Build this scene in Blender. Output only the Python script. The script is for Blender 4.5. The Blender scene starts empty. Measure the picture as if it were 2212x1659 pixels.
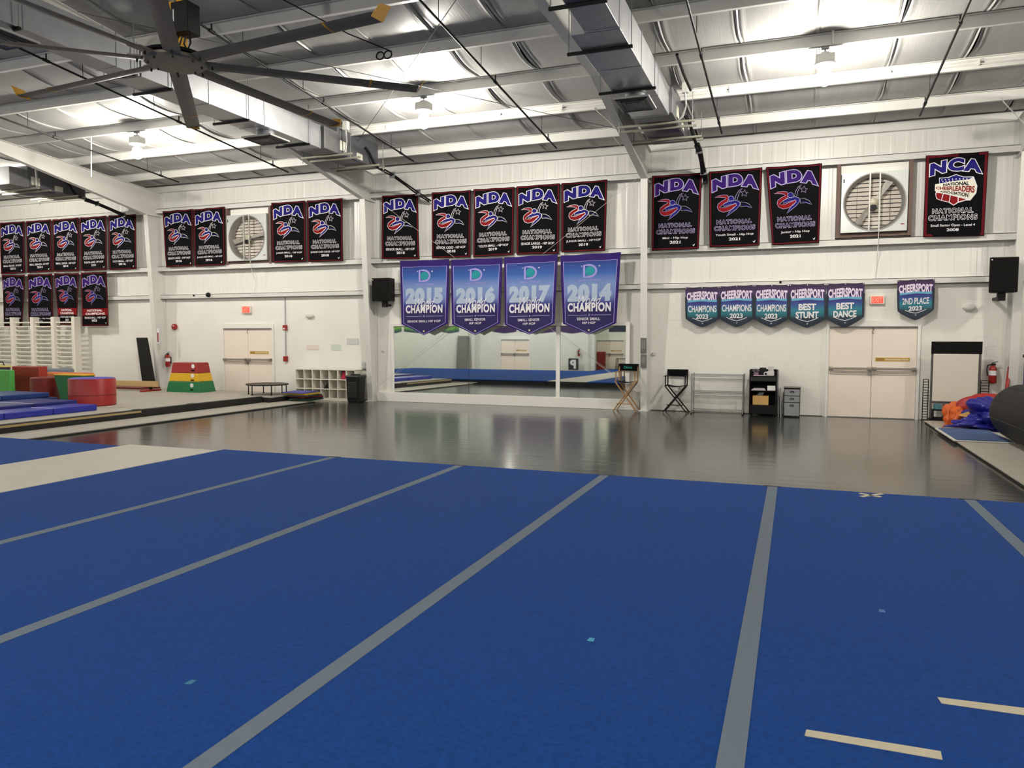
import bpy, bmesh, math, random
from mathutils import Vector, Matrix
random.seed(7)
C = bpy.context.scene.collection
# ------------------------------------------------------------------ camera
F, YAW, PITCH, ROLL, D, H = 1629.42, math.radians(20.528), math.radians(3.501), math.radians(0.122), 18.5, 1.768
IW, IH = 2212, 1659
fwd = Vector((-math.sin(YAW)*math.cos(PITCH), math.cos(YAW)*math.cos(PITCH), -math.sin(PITCH)))
_r = Vector((math.cos(YAW), math.sin(YAW), 0)); _u = _r.cross(fwd)
rgt = _r*math.cos(ROLL) + _u*math.sin(ROLL); upv = _u*math.cos(ROLL) - _r*math.sin(ROLL)
cam = bpy.data.cameras.new('camera'); camo = bpy.data.objects.new('camera', cam); C.objects.link(camo)
M = Matrix((rgt, upv, -fwd)).transposed().to_4x4(); M.translation = (0, 0, H); camo.matrix_world = M
cam.sensor_width = 36; cam.lens = F/IW*36; cam.clip_end = 200; cam.clip_start = .05
bpy.context.scene.camera = camo
# ------------------------------------------------------------------ world, exposure
wd = bpy.data.worlds.new('world'); bpy.context.scene.world = wd; wd.use_nodes = True
wd.node_tree.nodes['Background'].inputs[0].default_value = (.02, .02, .02, 1)
vs = bpy.context.scene.view_settings
vs.view_transform = 'Standard'; vs.look = 'None'; vs.gamma = 1; vs.use_curve_mapping = False
vs.exposure = 0.0
BULB = 920.0          # emission strength of every high bay bulb
BULB_COL = (1.0, .945, .845)

# a pixel of the photograph -> a point on a real plane of the room
def ray(x, y): return fwd + rgt*((x-IW/2)/F) - upv*((y-IH/2)/F)
def onplane(x, y, ax, val):
    d = ray(x, y); o = Vector((0, 0, H)); return o + d*((val-o[ax])/d[ax])
def W(x, y, off=0.0): return onplane(x, y, 1, D-off)      # far wall
def G(x, y, z=0.0): return onplane(x, y, 2, z)            # a floor level
# ------------------------------------------------------------------ materials
MATS = {}
def lin(c):
    r = []
    for v in c:
        v /= 255.0; r.append(v/12.92 if v <= .04045 else ((v+.055)/1.055)**2.4)
    return (*r, 1)
def mat(name, rgb, rough=.6, metal=0, noise=None, bump=None, emit=0, coat=0, stretch=(1,1,1), spec=.5, sheen=0):
    if name in MATS: return MATS[name]
    m = bpy.data.materials.new(name); m.use_nodes = True; nt = m.node_tree; b = nt.nodes['Principled BSDF']
    b.inputs['Base Color'].default_value = lin(rgb); b.inputs['Roughness'].default_value = rough; b.inputs['Metallic'].default_value = metal
    b.inputs['Specular IOR Level'].default_value = spec
    if coat: b.inputs['Coat Weight'].default_value = coat; b.inputs['Coat Roughness'].default_value = .15
    if sheen: b.inputs['Sheen Weight'].default_value = sheen
    if emit: b.inputs['Emission Color'].default_value = lin(rgb); b.inputs['Emission Strength'].default_value = emit
    if noise or bump:
        tc = nt.nodes.new('ShaderNodeTexCoord'); mp = nt.nodes.new('ShaderNodeMapping'); mp.inputs['Scale'].default_value = stretch
        nt.links.new(tc.outputs['Object'], mp.inputs[0])
    if noise:
        n = nt.nodes.new('ShaderNodeTexNoise'); n.inputs['Scale'].default_value = noise[0]; n.inputs['Detail'].default_value = 4
        r = nt.nodes.new('ShaderNodeMapRange'); r.inputs[1].default_value = .25; r.inputs[2].default_value = .75
        r.inputs[3].default_value = 1-noise[1]; r.inputs[4].default_value = 1+noise[1]
        mx = nt.nodes.new('ShaderNodeMix'); mx.data_type = 'RGBA'; mx.blend_type = 'MULTIPLY'; mx.inputs[0].default_value = 1
        mx.inputs[6].default_value = lin(rgb)
        nt.links.new(mp.outputs[0], n.inputs['Vector']); nt.links.new(n.outputs[0], r.inputs[0]); nt.links.new(r.outputs[0], mx.inputs[7])
        nt.links.new(mx.outputs[2], b.inputs['Base Color'])
    if bump:
        n2 = nt.nodes.new('ShaderNodeTexNoise'); n2.inputs['Scale'].default_value = bump[0]; n2.inputs['Detail'].default_value = 5
        bp = nt.nodes.new('ShaderNodeBump'); bp.inputs['Strength'].default_value = bump[1]; bp.inputs['Distance'].default_value = .02
        nt.links.new(mp.outputs[0], n2.inputs['Vector']); nt.links.new(n2.outputs[0], bp.inputs['Height']); nt.links.new(bp.outputs[0], b.inputs['Normal'])
    MATS[name] = m; return m
def rampmat(name, stops, rough=.55, axis=1, streak=0):
    m = bpy.data.materials.new(name); m.use_nodes = True; nt = m.node_tree; b = nt.nodes['Principled BSDF']
    uv = nt.nodes.new('ShaderNodeUVMap'); uv.uv_map = 'print'; sp = nt.nodes.new('ShaderNodeSeparateXYZ'); cr = nt.nodes.new('ShaderNodeValToRGB')
    nt.links.new(uv.outputs[0], sp.inputs[0])
    src = sp.outputs[axis]
    if streak:
        n = nt.nodes.new('ShaderNodeTexNoise'); n.inputs['Scale'].default_value = 3; a = nt.nodes.new('ShaderNodeMath'); a.operation = 'MULTIPLY_ADD'
        nt.links.new(uv.outputs[0], n.inputs['Vector']); nt.links.new(n.outputs[0], a.inputs[0]); a.inputs[1].default_value = streak
        nt.links.new(sp.outputs[axis], a.inputs[2]); src = a.outputs[0]
    el = cr.color_ramp.elements
    while len(el) > 1: el.remove(el[-1])
    el[0].position = stops[0][0]; el[0].color = lin(stops[0][1])
    for p, c in stops[1:]:
        e = el.new(p); e.color = lin(c)
    nt.links.new(src, cr.inputs[0]); nt.links.new(cr.outputs[0], b.inputs['Base Color']); b.inputs['Roughness'].default_value = rough
    return m
WHITE = mat('white_paint', (234,232,226), .55, noise=(1.2,.03))
GLOSSW = mat('white_panel_paint', (226,225,220), .34, noise=(.7,.03), bump=(2.5,.05))
BLOCKW = mat('white_block_paint', (234,232,225), .6, noise=(3,.03), bump=(30,.08))
STEELW = mat('white_steel_paint', (214,213,208), .45, noise=(2,.04))
DOORC = mat('door_cream_paint', (240,227,214), .5, noise=(1,.02))
INSUL = mat('vinyl_insulation', (162,162,160), .42, noise=(2.2,.06), bump=(5,.16), stretch=(7,.5,1))
BLACK = mat('black_plastic', (11,11,12), .5, spec=.3)
BLACKM = mat('black_metal', (10,10,11), .5, spec=.3)
DARKV = mat('black_vinyl', (17,17,15), .6, noise=(8,.15), spec=.3)
GALV = mat('galvanised_steel', (176,178,182), .42, .75, noise=(4,.1), bump=(2,.08))
GALVD = mat('galvanised_dull', (120,121,122), .5, .6, noise=(5,.12))
CHROME = mat('chrome_wire', (190,190,188), .25, .9)
ALU = mat('fan_blade_grey', (106,102,95), .5, .2, noise=(1.5,.08))
YELLOW = mat('yellow_paint', (214,160,30), .5)
REDP = mat('red_plastic', (150,28,26), .4)
BORDER = mat('banner_red_border', (92,16,26), .8, spec=.15)
CLOTHB = mat('banner_black_cloth', (6,5,8), .8, spec=.12)
PRW = mat('print_white', (226,224,228), .85, spec=.15)
PRNAVY = mat('print_navy', (8,7,22), .85, spec=.15)
PRBLUE = mat('print_blue', (32,28,108), .85, spec=.15)
PRPUR = mat('print_purple', (52,26,100), .85, spec=.15)
PRRED = mat('print_red', (126,20,24), .85, spec=.15)
PRLAV = mat('print_lavender', (176,168,208), .85, spec=.15)
PRBLK = mat('print_black', (14,13,18), .85, spec=.15)
# ------------------------------------------------------------------ mesh builder
def worldorg(o):
    v = Vector((0,0,0))
    while o: v += o.location; o = o.parent
    return v
class MB:
    def __init__(s): s.v = []; s.f = []; s.mi = []; s.uv = []
    def add(s, vs, fs, m=0):
        n = len(s.v); s.v += [Vector(v) for v in vs]; s.f += [tuple(i+n for i in f) for f in fs]; s.mi += [m]*len(fs); return s
    def box(s, x0, x1, y0, y1, z0, z1, m=0):
        return s.add([(x0,y0,z0),(x1,y0,z0),(x1,y1,z0),(x0,y1,z0),(x0,y0,z1),(x1,y0,z1),(x1,y1,z1),(x0,y1,z1)],
                     [(0,3,2,1),(4,5,6,7),(0,1,5,4),(1,2,6,5),(2,3,7,6),(3,0,4,7)], m)
    def hexa(s, p, m=0):   # 4 bottom, 4 top points
        return s.add(p, [(0,3,2,1),(4,5,6,7),(0,1,5,4),(1,2,6,5),(2,3,7,6),(3,0,4,7)], m)
    def bar(s, a, b, w, h, up=(0,0,1), m=0):
        a = Vector(a); b = Vector(b); d = (b-a).normalized(); up = Vector(up)
        if abs(d.dot(up)) > .98: up = Vector((0,1,0))
        sx = d.cross(up).normalized(); sz = sx.cross(d)
        o = [(-w/2,-h/2),(w/2,-h/2),(w/2,h/2),(-w/2,h/2)]
        vs = [a+sx*x+sz*z for x,z in o]+[b+sx*x+sz*z for x,z in o]
        return s.add(vs, [(0,1,2,3),(7,6,5,4),(0,4,5,1),(1,5,6,2),(2,6,7,3),(3,7,4,0)], m)
    def cyl(s, a, b, r, n=12, r2=None, caps=True, m=0):
        a = Vector(a); b = Vector(b); d = (b-a).normalized(); t = Vector((1,0,0)) if abs(d.x) < .9 else Vector((0,1,0))
        x = d.cross(t).normalized(); y = d.cross(x); r2 = r if r2 is None else r2
        vs = [a+(x*math.cos(k*2*math.pi/n)+y*math.sin(k*2*math.pi/n))*r for k in range(n)]+[b+(x*math.cos(k*2*math.pi/n)+y*math.sin(k*2*math.pi/n))*r2 for k in range(n)]
        fs = [(k,(k+1)%n,n+(k+1)%n,n+k) for k in range(n)]
        if caps: fs += [tuple(range(n-1,-1,-1)), tuple(range(n,2*n))]
        return s.add(vs, fs, m)
    def tube(s, pts, r, n=6, m=0):
        pts = [Vector(p) for p in pts]; vs = []; fs = []; L = len(pts)
        prev = None
        for i, p in enumerate(pts):
            d = (pts[min(i+1,L-1)]-pts[max(i-1,0)]).normalized()
            if prev is None:
                t = Vector((0,0,1)) if abs(d.z) < .9 else Vector((1,0,0)); x = d.cross(t).normalized()
            else:
                x = (prev - d*prev.dot(d)).normalized()
            prev = x; y = d.cross(x)
            vs += [p+(x*math.cos(k*2*math.pi/n)+y*math.sin(k*2*math.pi/n))*r for k in range(n)]
        for i in range(L-1):
            fs += [(i*n+k, i*n+(k+1)%n, (i+1)*n+(k+1)%n, (i+1)*n+k) for k in range(n)]
        fs += [tuple(range(n-1,-1,-1)), tuple(range((L-1)*n, L*n))]
        return s.add(vs, fs, m)
    def lathe(s, c, prof, n=20, m=0, axis='z'):
        c = Vector(c); vs = []; fs = []
        for r, h in prof:
            for k in range(n):
                a = 2*math.pi*k/n; x, y = r*math.cos(a), r*math.sin(a)
                vs.append(c+(Vector((x,y,h)) if axis == 'z' else Vector((x,h,y)) if axis == 'y' else Vector((h,x,y))))
        for i in range(len(prof)-1):
            fs += [(i*n+k, i*n+(k+1)%n, (i+1)*n+(k+1)%n, (i+1)*n+k) for k in range(n)]
        fs += [tuple(range(n-1,-1,-1)), tuple(range((len(prof)-1)*n, len(prof)*n))]
        return s.add(vs, fs, m)
    def prism(s, poly, lo, hi, plane='yz', m=0):   # polygon in a plane, pushed along the third axis
        n = len(poly)
        def P(a, b, t): return {'yz':(t,a,b),'xz':(a,t,b),'xy':(a,b,t)}[plane]
        return s.add([P(a,b,lo) for a,b in poly]+[P(a,b,hi) for a,b in poly],
                     [tuple(range(n)), tuple(range(2*n-1,n-1,-1))]+[(k,n+k,n+(k+1)%n,(k+1)%n) for k in range(n)], m)
    def build(s, name, mats, parent=None, smooth=False, bevel=0, local=False, seg=2):
        me = bpy.data.meshes.new(name)
        if parent is None and not local:
            xs = [v.x for v in s.v]; ys = [v.y for v in s.v]; zs = [v.z for v in s.v]
            org = Vector(((min(xs)+max(xs))/2, (min(ys)+max(ys))/2, min(zs)))
        else: org = Vector((0,0,0)) if local else worldorg(parent)
        me.from_pydata([v-org for v in s.v], [], s.f)
        if not isinstance(mats, (list, tuple)): mats = [mats]
        for m in mats: me.materials.append(m)
        if any(s.mi): me.polygons.foreach_set('material_index', s.mi)
        if s.uv:
            l = me.uv_layers.new(name='print')
            for lp in me.loops: l.data[lp.index].uv = s.uv[lp.vertex_index]
        me.update()
        bm = bmesh.new(); bm.from_mesh(me); bmesh.ops.recalc_face_normals(bm, faces=bm.faces); bm.to_mesh(me); bm.free()
        if smooth:
            me.polygons.foreach_set('use_smooth', [True]*len(me.polygons))
            if smooth != 'all': me.set_sharp_from_angle(angle=math.radians(40))
        o = bpy.data.objects.new(name, me); C.objects.link(o)
        if parent is None and not local: o.location = org
        if parent is not None: o.parent = parent
        if bevel:
            b = o.modifiers.new('bevel', 'BEVEL'); b.width = bevel; b.segments = seg; b.limit_method = 'ANGLE'
        return o
def tag(o, label, cat, group=None):
    o['label'] = label; o['category'] = cat
    if group: o['group'] = group
    return o
def thing(name, label, cat, loc=(0,0,0), group=None):
    o = bpy.data.objects.new(name, None); o.empty_display_size = .1; C.objects.link(o); o.location = loc
    return tag(o, label, cat, group)
def struct(o): o['kind'] = 'structure'; return o
def copy_tree(o, loc=None, parent=None):
    c = o.copy(); C.objects.link(c); c.parent = parent
    if loc is not None: c.location = loc
    for ch in list(o.children): copy_tree(ch, None, c)
    return c
# ================================================================== the setting
XW, XE, YS = -26.6, 12.2, -6.4
FLOOR = mat('grey_vinyl_floor', (50,51,48), .15, noise=(1.6,.28), bump=(2.4,.13), stretch=(.35,2.6,1), spec=.44)
struct(MB().box(XW-.2, XE+.2, -11, D+.2, -.1, 0).build('floor', FLOOR))
# the far wall: concrete block below, ribbed steel sheets above
wn = struct(MB().box(XW, XE, D+.004, D+.2, 0, 6.6).build('wall_north', WHITE))
DOORS = [(.66,2.55,2.18), (-16.34,-14.44,2.17)]
cov = lambda x0,x1,z0: any(x1 > a+.01 and x0 < b-.01 and z0 < t-.02 for a,b,t in DOORS)
bw, bh, jt = .406, .2, .005
bmesh0 = None
field = MB()
for r in range(15):
    z0 = r*bh; z1 = min(z0+bh, 2.95)
    if z1-z0 < .05: continue
    for lo, hi, real in ((-3.3,4.1,True), (4.3,12.0,False)):
        x = lo - (bw/2 if r % 2 else 0)
        while x < hi-.05:
            a, b = max(x, lo), min(x+bw, hi); x += bw
            if b-a < .06: continue
            segs = [(a,b)]
            for da, db, t in DOORS:
                if z0 < t-.02:
                    segs = [q for s_ in segs for q in ((s_[0],min(s_[1],da)),(max(s_[0],db),s_[1])) if q[1]-q[0] > .05]
            for a2, b2 in segs:
                full = abs(b2-a2-bw) < .001 and abs(z1-z0-bh) < .001
                if real and full:
                    if bmesh0 is None:
                        ob = MB().box(-bw/2+jt/2, bw/2-jt/2, 0, .03, jt/2, bh-jt/2).build('block', BLOCKW, wn, local=True, bevel=.0025, seg=1); bmesh0 = ob
                    else:
                        ob = bmesh0.copy(); C.objects.link(ob); ob.parent = wn
                    ob.location = Vector(((a2+b2)/2, D, z0)) - wn.location
                else: field.box(a2+jt/2, b2-jt/2, D, D+.03, z0+jt/2, z1-jt/2)
fo = field.build('block_field', BLOCKW, wn); fo['kind'] = 'stuff'
# smooth boarded bay behind the mirrors
MB().box(-10.93, -3.5, D-.03, D+.02, 0, 2.95).build('wall_board', WHITE, wn, bevel=.004)
# ribbed steel sheets
def sheet(w):
    prof = []; n = 3
    for k in range(n):
        b = k*w/n
        prof += [(b,0),(b+.10,0),(b+.125,.004),(b+.175,.004),(b+.2,0)]
    prof.append((w-.004,0)); return prof
pw = .914; pr = sheet(pw)
m0 = None; x = XW
while x < XE-.2:
    if m0 is None:
        b = MB(); n = len(pr)
        for z in (2.95, 6.45):
            b.v += [Vector((px, -py, z)) for px, py in pr]
        b.f += [(k, k+1, n+k+1, n+k) for k in range(n-1)]; b.mi += [0]*(n-1)
        m0 = b.build('wall_sheet', GLOSSW, wn, local=True); o = m0
    else:
        o = m0.copy(); C.objects.link(o); o.parent = wn
    o.location = Vector((x, D-.005, 0)) - wn.location; x += pw
# girts and trim
def girt(i, z0, z1, dep, x0=XW, x1=XE, lip=.05):
    b = MB().box(x0, x1, D-dep, D-.02, z1-.012, z1).box(x0, x1, D-dep, D-dep+.012, z0, z1).box(x0, x1, D-dep, D-dep+lip, z0, z0+.01)
    return struct(b.build('trim_%d' % i, STEELW))
girt(1, 5.58, 5.73, .21); girt(2, 3.80, 3.95, .21); girt(3, 2.95, 3.08, .13)
struct(MB().box(XW, XE, D-.12, D-.02, 6.24, 6.42).build('trim_4', STEELW))
for i, (a, b) in enumerate(((-10.9,-3.5), (-3.3,.62), (2.6,4.1), (-14.4,-11.1))):
    struct(MB().box(a, b, D-.012, D, 0.001, .016).build('trim_%d' % (5+i), mat('dark_base_joint', (96,92,86), .7)))
# side walls and the wall behind the camera (seen in the mirrors)
struct(MB().box(XW-.2, XW, -11, D+.2, 0, 8).build('wall_west', WHITE))
struct(MB().box(XE, XE+.2, -11, D+.2, 0, 8).build('wall_east', WHITE))
SOUTHW = mat('south_wall_paint', (222,224,216), .6, noise=(2,.03))
struct(MB().box(XW, -11.05, YS-.2, YS, 0, 8).box(-13.4, -13.2, -10.6, YS-.2, 0, 8).box(-13.2, -4.0, -10.8, -10.6, 0, 8).box(-4.0, -3.8, -10.6, YS, 0, 8).box(-3.8, XE, YS-.2, YS, 0, 8).build('wall_south', SOUTHW))
# ------------------------------------------------------------------ roof
YR, SL, ZP = 6.0, .083, 6.24
def zr(y): return ZP + SL*((D-.1)-y) if y >= YR else ZP + SL*((D-.1)-YR) - SL*(YR-y)
ceil = struct(MB().add([(XW-.2,D+.2,zr(D)+.34),(XE+.2,D+.2,zr(D)+.34),(XE+.2,YR,zr(YR)+.34),(XW-.2,YR,zr(YR)+.34),(XE+.2,-11,zr(-11)+.34),(XW-.2,-11,zr(-11)+.34)],
      [(0,1,2,3),(3,2,4,5)]).build('ceiling', INSUL))
PY = [17.2-1.655*k for k in range(7)]
pys = PY + [2*YR-y for y in PY if 2*YR-y < YR-.4]
for y in pys:
    s = 1 if y >= YR else -1; z = zr(y)
    b = MB().box(XW, XE, y-.004, y+.004, z, z+.21).box(XW, XE, y-.07*s if s>0 else y, y if s>0 else y+.07, z, z+.008).box(XW, XE, y-.07, y+.0, z+.2, z+.21)
    b.build('purlin', STEELW, ceil)
# vinyl faced insulation: one strip per roll width, sagging between the purlins, edges folded
bays = sorted([D-.05]+[y for y in PY]+[YR], reverse=True)
bays = [y for i, y in enumerate(bays) if i == 0 or bays[i-1]-y > .3]
sw = 1.22; US = [0,.012,.026,.042,.06,.085,.13,.25,.4,.55,.7,.82,.89,.925,.95,.968,.984,1]; nx = len(US)-1
def strip_mesh(flip, seed):
    rnd = random.Random(seed); b = MB(); rows = []
    ph = [rnd.uniform(0,6) for _ in range(3)]
    for i in range(len(bays)-1):
        a, c = bays[i], bays[i+1]
        for k in range(8):
            t = k/8; rows.append((a+(c-a)*t, math.sin(math.pi*t)))
    rows.append((bays[-1], 0))
    for (y, s) in rows:
        for j in range(nx+1):
            u = US[j]; e = min(u, 1-u)*sw
            fold = -.030*math.exp(-(e/.016)**2) + .016*math.exp(-((e-.035)/.014)**2) - .018*math.exp(-((e-.066)/.018)**2)
            wr = .004*math.sin(u*9+ph[0]+y*1.1) + .003*math.sin(u*17+ph[1]-y*1.6)
            z = zr(y)+.225 - s*(.085+.01*math.sin(y*2+ph[2])) + s**.5*fold + s*wr
            yy = y if not flip else 2*YR-y
            b.v.append(Vector((u*sw + s*.02*math.sin(y*.9+ph[1]), yy, z)))
    for i in range(len(rows)-1):
        for j in range(nx):
            p = i*(nx+1)+j; b.f.append((p, p+1, p+nx+2, p+nx+1)); b.mi.append(0)
    return b
protos = {}
x = XW; i = 0
while x < XE:
    for flip in (False, True):
        key = (flip, i % 5)
        if key not in protos:
            o = strip_mesh(*key).build('insulation_strip', INSUL, ceil, smooth='all', local=True); protos[key] = o
        else: o = protos[key].copy(); C.objects.link(o); o.parent = ceil
        o.location = Vector((x, 0, 0)) - ceil.location
    x += sw; i += 1
# ------------------------------------------------------------------ steel frames
FX = [-26.26, -18.64, -11.02, -3.40, 4.22, 11.84]
FNAME = ['at the far left end of the hall', 'left of the left exit doors', 'left of the wall mirrors', 'right of the wall mirrors', 'at the right edge beside the loudspeaker', 'beyond the right edge of the view']
for xc, nm in zip(FX, FNAME):
    t = thing('steel_frame', 'white tapered steel column and roof beam ' + nm, 'steel frame', (xc, D-.2, 0), 'steel frames of the hall')
    col = [(D-.03,0),(D-.30,0),(D-.62,5.5),(D-.03,5.5)]
    hw = .08
    MB().prism(col, xc-.006, xc+.006).build('column_web', STEELW, t)
    MB().hexa([(xc-hw,D-.312,0),(xc+hw,D-.312,0),(xc+hw,D-.298,0),(xc-hw,D-.298,0),(xc-hw,D-.634,5.5),(xc+hw,D-.634,5.5),(xc+hw,D-.62,5.5),(xc-hw,D-.62,5.5)]).build('column_flange', STEELW, t)
    MB().box(xc-hw, xc+hw, D-.03, D-.01, 0, 6.24).build('column_flange', STEELW, t)
    MB().box(xc-.12, xc+.12, D-.36, D-.0, 0, .02).build('base_plate', STEELW, t)
    bot = [(D-.62,5.5),(13.2,6.37),(10,6.40),(YR,6.52),(2*YR-10,6.40),(2*YR-13.2,6.37),(YS+.5,5.5)]
    top = [(D-.03,zr(D-.03)-.01),(YR,zr(YR)-.01),(YS+.0,zr(YS)-.01)]
    poly = [(D-.03,5.5)]+bot+[(YS,5.5)]+top[::-1]
    MB().prism(poly, xc-.006, xc+.006).build('rafter_web', STEELW, t)
    for k in range(len(bot)-1):
        (a, za), (b, zb) = bot[k], bot[k+1]
        MB().bar((xc,a,za),(xc,b,zb), .16, .014).build('rafter_flange', STEELW, t)
    for k in range(2):
        (a, za), (b, zb) = top[k], top[k+1]
        MB().bar((xc,a,za),(xc,b,zb), .16, .014).build('rafter_flange', STEELW, t)
    MB().box(xc-hw, xc+hw, D-.62, D-.03, 5.49, 5.505).build('knee_plate', STEELW, t)
    for y in (PY[0], PY[1]):
        zb = 5.5+(6.37-5.5)*((D-.62)-y)/((D-.62)-13.2)
        for s in (-1,):
            MB().bar((xc+s*.04,y,zb+.03),(xc+s*.62,y,zr(y)+.05), .05, .006).build('flange_brace', STEELW, t)
    MB().box(xc-hw, xc+hw, YS+.02, YS+.3, 0, 5.5).build('rear_column', STEELW, t)
# ------------------------------------------------------------------ high bay lamps
BULBM = bpy.data.materials.new('glowing_bulb'); BULBM.use_nodes = True
_b = BULBM.node_tree.nodes['Principled BSDF']; _b.inputs['Emission Color'].default_value = (*BULB_COL, 1); _b.inputs['Emission Strength'].default_value = BULB
LAMPW = mat('lamp_white_metal', (212,211,204), .45)
def lamp(x, y, label):
    z = zr(y)
    t = thing('high_bay_lamp', label, 'lamp', (x, y, z-.64), 'high bay lamps under the roof')
    MB().box(x-.06, x+.06, y-.03, y+.03, z-.035, z).cyl((x,y,z-.1),(x,y,z-.03), .012, 8).build('mounting_bracket', GALVD, t)
    MB().lathe((x,y,0), [(.06,z-.09),(.075,z-.1),(.075,z-.13)], 14).build('canopy', LAMPW, t, smooth=True)
    MB().box(x-.15, x+.15, y-.11, y+.11, z-.27, z-.13).build('ballast_housing', LAMPW, t, bevel=.02)
    MB().lathe((x,y,0), [(.17,z-.265),(.175,z-.30),(.05,z-.33)], 18).build('reflector_collar', LAMPW, t, smooth=True)
    MB().cyl((x,y,z-.36),(x,y,z-.32), .045, 12).build('socket', mat('socket_porcelain', (200,180,165), .5), t)
    MB().lathe((x,y,0), [(.04,z-.355),(.10,z-.40),(.118,z-.47),(.115,z-.54),(.085,z-.60),(.03,z-.635)], 16).build('bulb', BULBM, t, smooth='all')
    MB().tube([(x-.10,y,z-.0),(x-.09,y,z-.1),(x-.07,y-.11,z-.26)], .006).build('cord', LAMPW, t)
LX = [-22.3, -14.68, -7.11, .36, 8.0]
LN = ['over the wall bars', 'over the left exit doors', 'beside the big fan', 'over the right exit doors', 'beyond the right edge']
for lx, ln in zip(LX, LN): lamp(lx, PY[2], 'glowing high bay lamp ' + ln)
for lx, ln in zip(LX, LN): lamp(lx, -2.0, 'glowing high bay lamp behind the camera, opposite the one ' + ln)
# ------------------------------------------------------------------ doors
BRASS = mat('door_strip_yellow', (196,158,62), .5); BARM = mat('panic_bar_metal', (150,143,134), .4, .6)
BROWN = mat('dark_print', (120,70,30), .6)
_fonts = {}
def text_polys(s, off=0.0, shear=0.0, sp=1.0):
    key = (s, off, shear, sp)
    if key in _fonts: return _fonts[key]
    cu = bpy.data.curves.new('lettering_curve', 'FONT'); cu.body = s; cu.offset = off; cu.shear = shear; cu.space_character = sp; cu.resolution_u = 4; cu.size = 1
    ob = bpy.data.objects.new('lettering_curve', cu); C.objects.link(ob); bpy.context.view_layer.update()
    me = bpy.data.meshes.new_from_object(ob.evaluated_get(bpy.context.evaluated_depsgraph_get()))
    vs_ = [(v.co.x, v.co.y) for v in me.vertices]; fs_ = [tuple(p.vertices) for p in me.polygons]
    bpy.data.objects.remove(ob); bpy.data.curves.remove(cu); bpy.data.meshes.remove(me)
    _fonts[key] = (vs_, fs_); return vs_, fs_
def text_box(s, u0, u1, v0, v1, off=.02, arch=0, shear=0, ref=None, sp=1.0):
    """lettering fitted to a box in (u across, v down); ref = offset whose extent is fitted, so that outline and fill register"""
    base, _ = text_polys(s, ref if ref is not None else off, shear, sp); vs_, fs_ = text_polys(s, off, shear, sp)
    x0 = min(p[0] for p in base); x1 = max(p[0] for p in base); y0 = min(p[1] for p in base); y1 = max(p[1] for p in base)
    o = []
    for x_, y_ in vs_:
        u = u0+(x_-x0)/(x1-x0)*(u1-u0); v = v1-(y_-y0)/(y1-y0)*(v1-v0)
        if arch: v += arch*((u-(u0+u1)/2)/((u1-u0)/2))**2
        o.append((u, v))
    return o, fs_
def flat_text(name, s, x0, x1, z0, z1, y, m, parent, off=.03, mirror=False):
    o, fs_ = text_box(s, 0, 1, 0, 1, off)
    b = MB(); b.add([(x0+(x1-x0)*((1-u) if mirror else u), y, z1-(z1-z0)*v) for u, v in o], fs_); return b.build(name, m, parent)
def double_door(i, x0, x1, zt, yf=None, face=-1, strip=True, m=DOORC, paint=WHITE):
    yf = D if yf is None else yf; s = face
    Y = lambda d: (min(yf, yf+s*d), max(yf, yf+s*d))
    d = struct(MB().box(x0, x0+.06, *Y(.06), 0, zt-.13).box(x1-.06, x1, *Y(.06), 0, zt-.13).box(x0, x1, *Y(.06), zt-.13, zt).build('door_%d' % i, paint))
    xm = (x0+x1)/2; zl = zt-.13
    MB().box(x0+.07, x1-.07, *Y(.075), zl-.028, zl-.002).build('door_stop', GALVD, d)
    for a, b, k in ((x0+.065, xm-.004, 0), (xm+.004, x1-.065, 1)):
        lf = MB().box(a, b, *Y(.03), .015, zl-.03).build('door_leaf', m, d, bevel=.004)
        yb0, yb1 = sorted((yf+s*.09, yf+s*.14))
        MB().box(a+.01, b-.01, yb0, yb1, 1.08, 1.13).build('panic_bar', BARM, lf, bevel=.01)
        MB().box(a+.03, b-.05, *Y(.05), .97, 1.05).build('bar_backing', m, lf, bevel=.006)
        for e in (a+.01, b-.09): MB().box(e, e+.08, *Y(.13), 1.06, 1.14).build('bar_bracket', BARM, lf, bevel=.008)
    MB().cyl((xm-.03,yf+s*.03,1.0),(xm-.03,yf+s*.085,1.0), .045, 16).build('lock', BARM, d, smooth=True)
    MB().tube([(xm+.01,yf+s*.03,zl-.03),(xm+.02,yf+s*.07,zl-.06),(xm-.01,yf+s*.06,zl-.13),(xm+.02,yf+s*.03,zl-.16)], .009).build('closer_arm', BARM, d)
    if strip:
        st = MB().box(xm+.07, xm+.75, *Y(.036), 1.27, 1.35).build('warning_strip', BRASS, d)
        flat_text('lettering', 'CAUTION', xm+.085, xm+.24, 1.285, 1.335, yf+s*.0375, BROWN, st, mirror=face > 0)
        flat_text('lettering', 'DOOR ALARM WILL SOUND', xm+.27, xm+.72, 1.295, 1.325, yf+s*.0375, PRW, st, mirror=face > 0)
    return d
double_door(1, .66, 2.55, 2.17)
double_door(2, -16.34, -14.44, 2.17)
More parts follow.
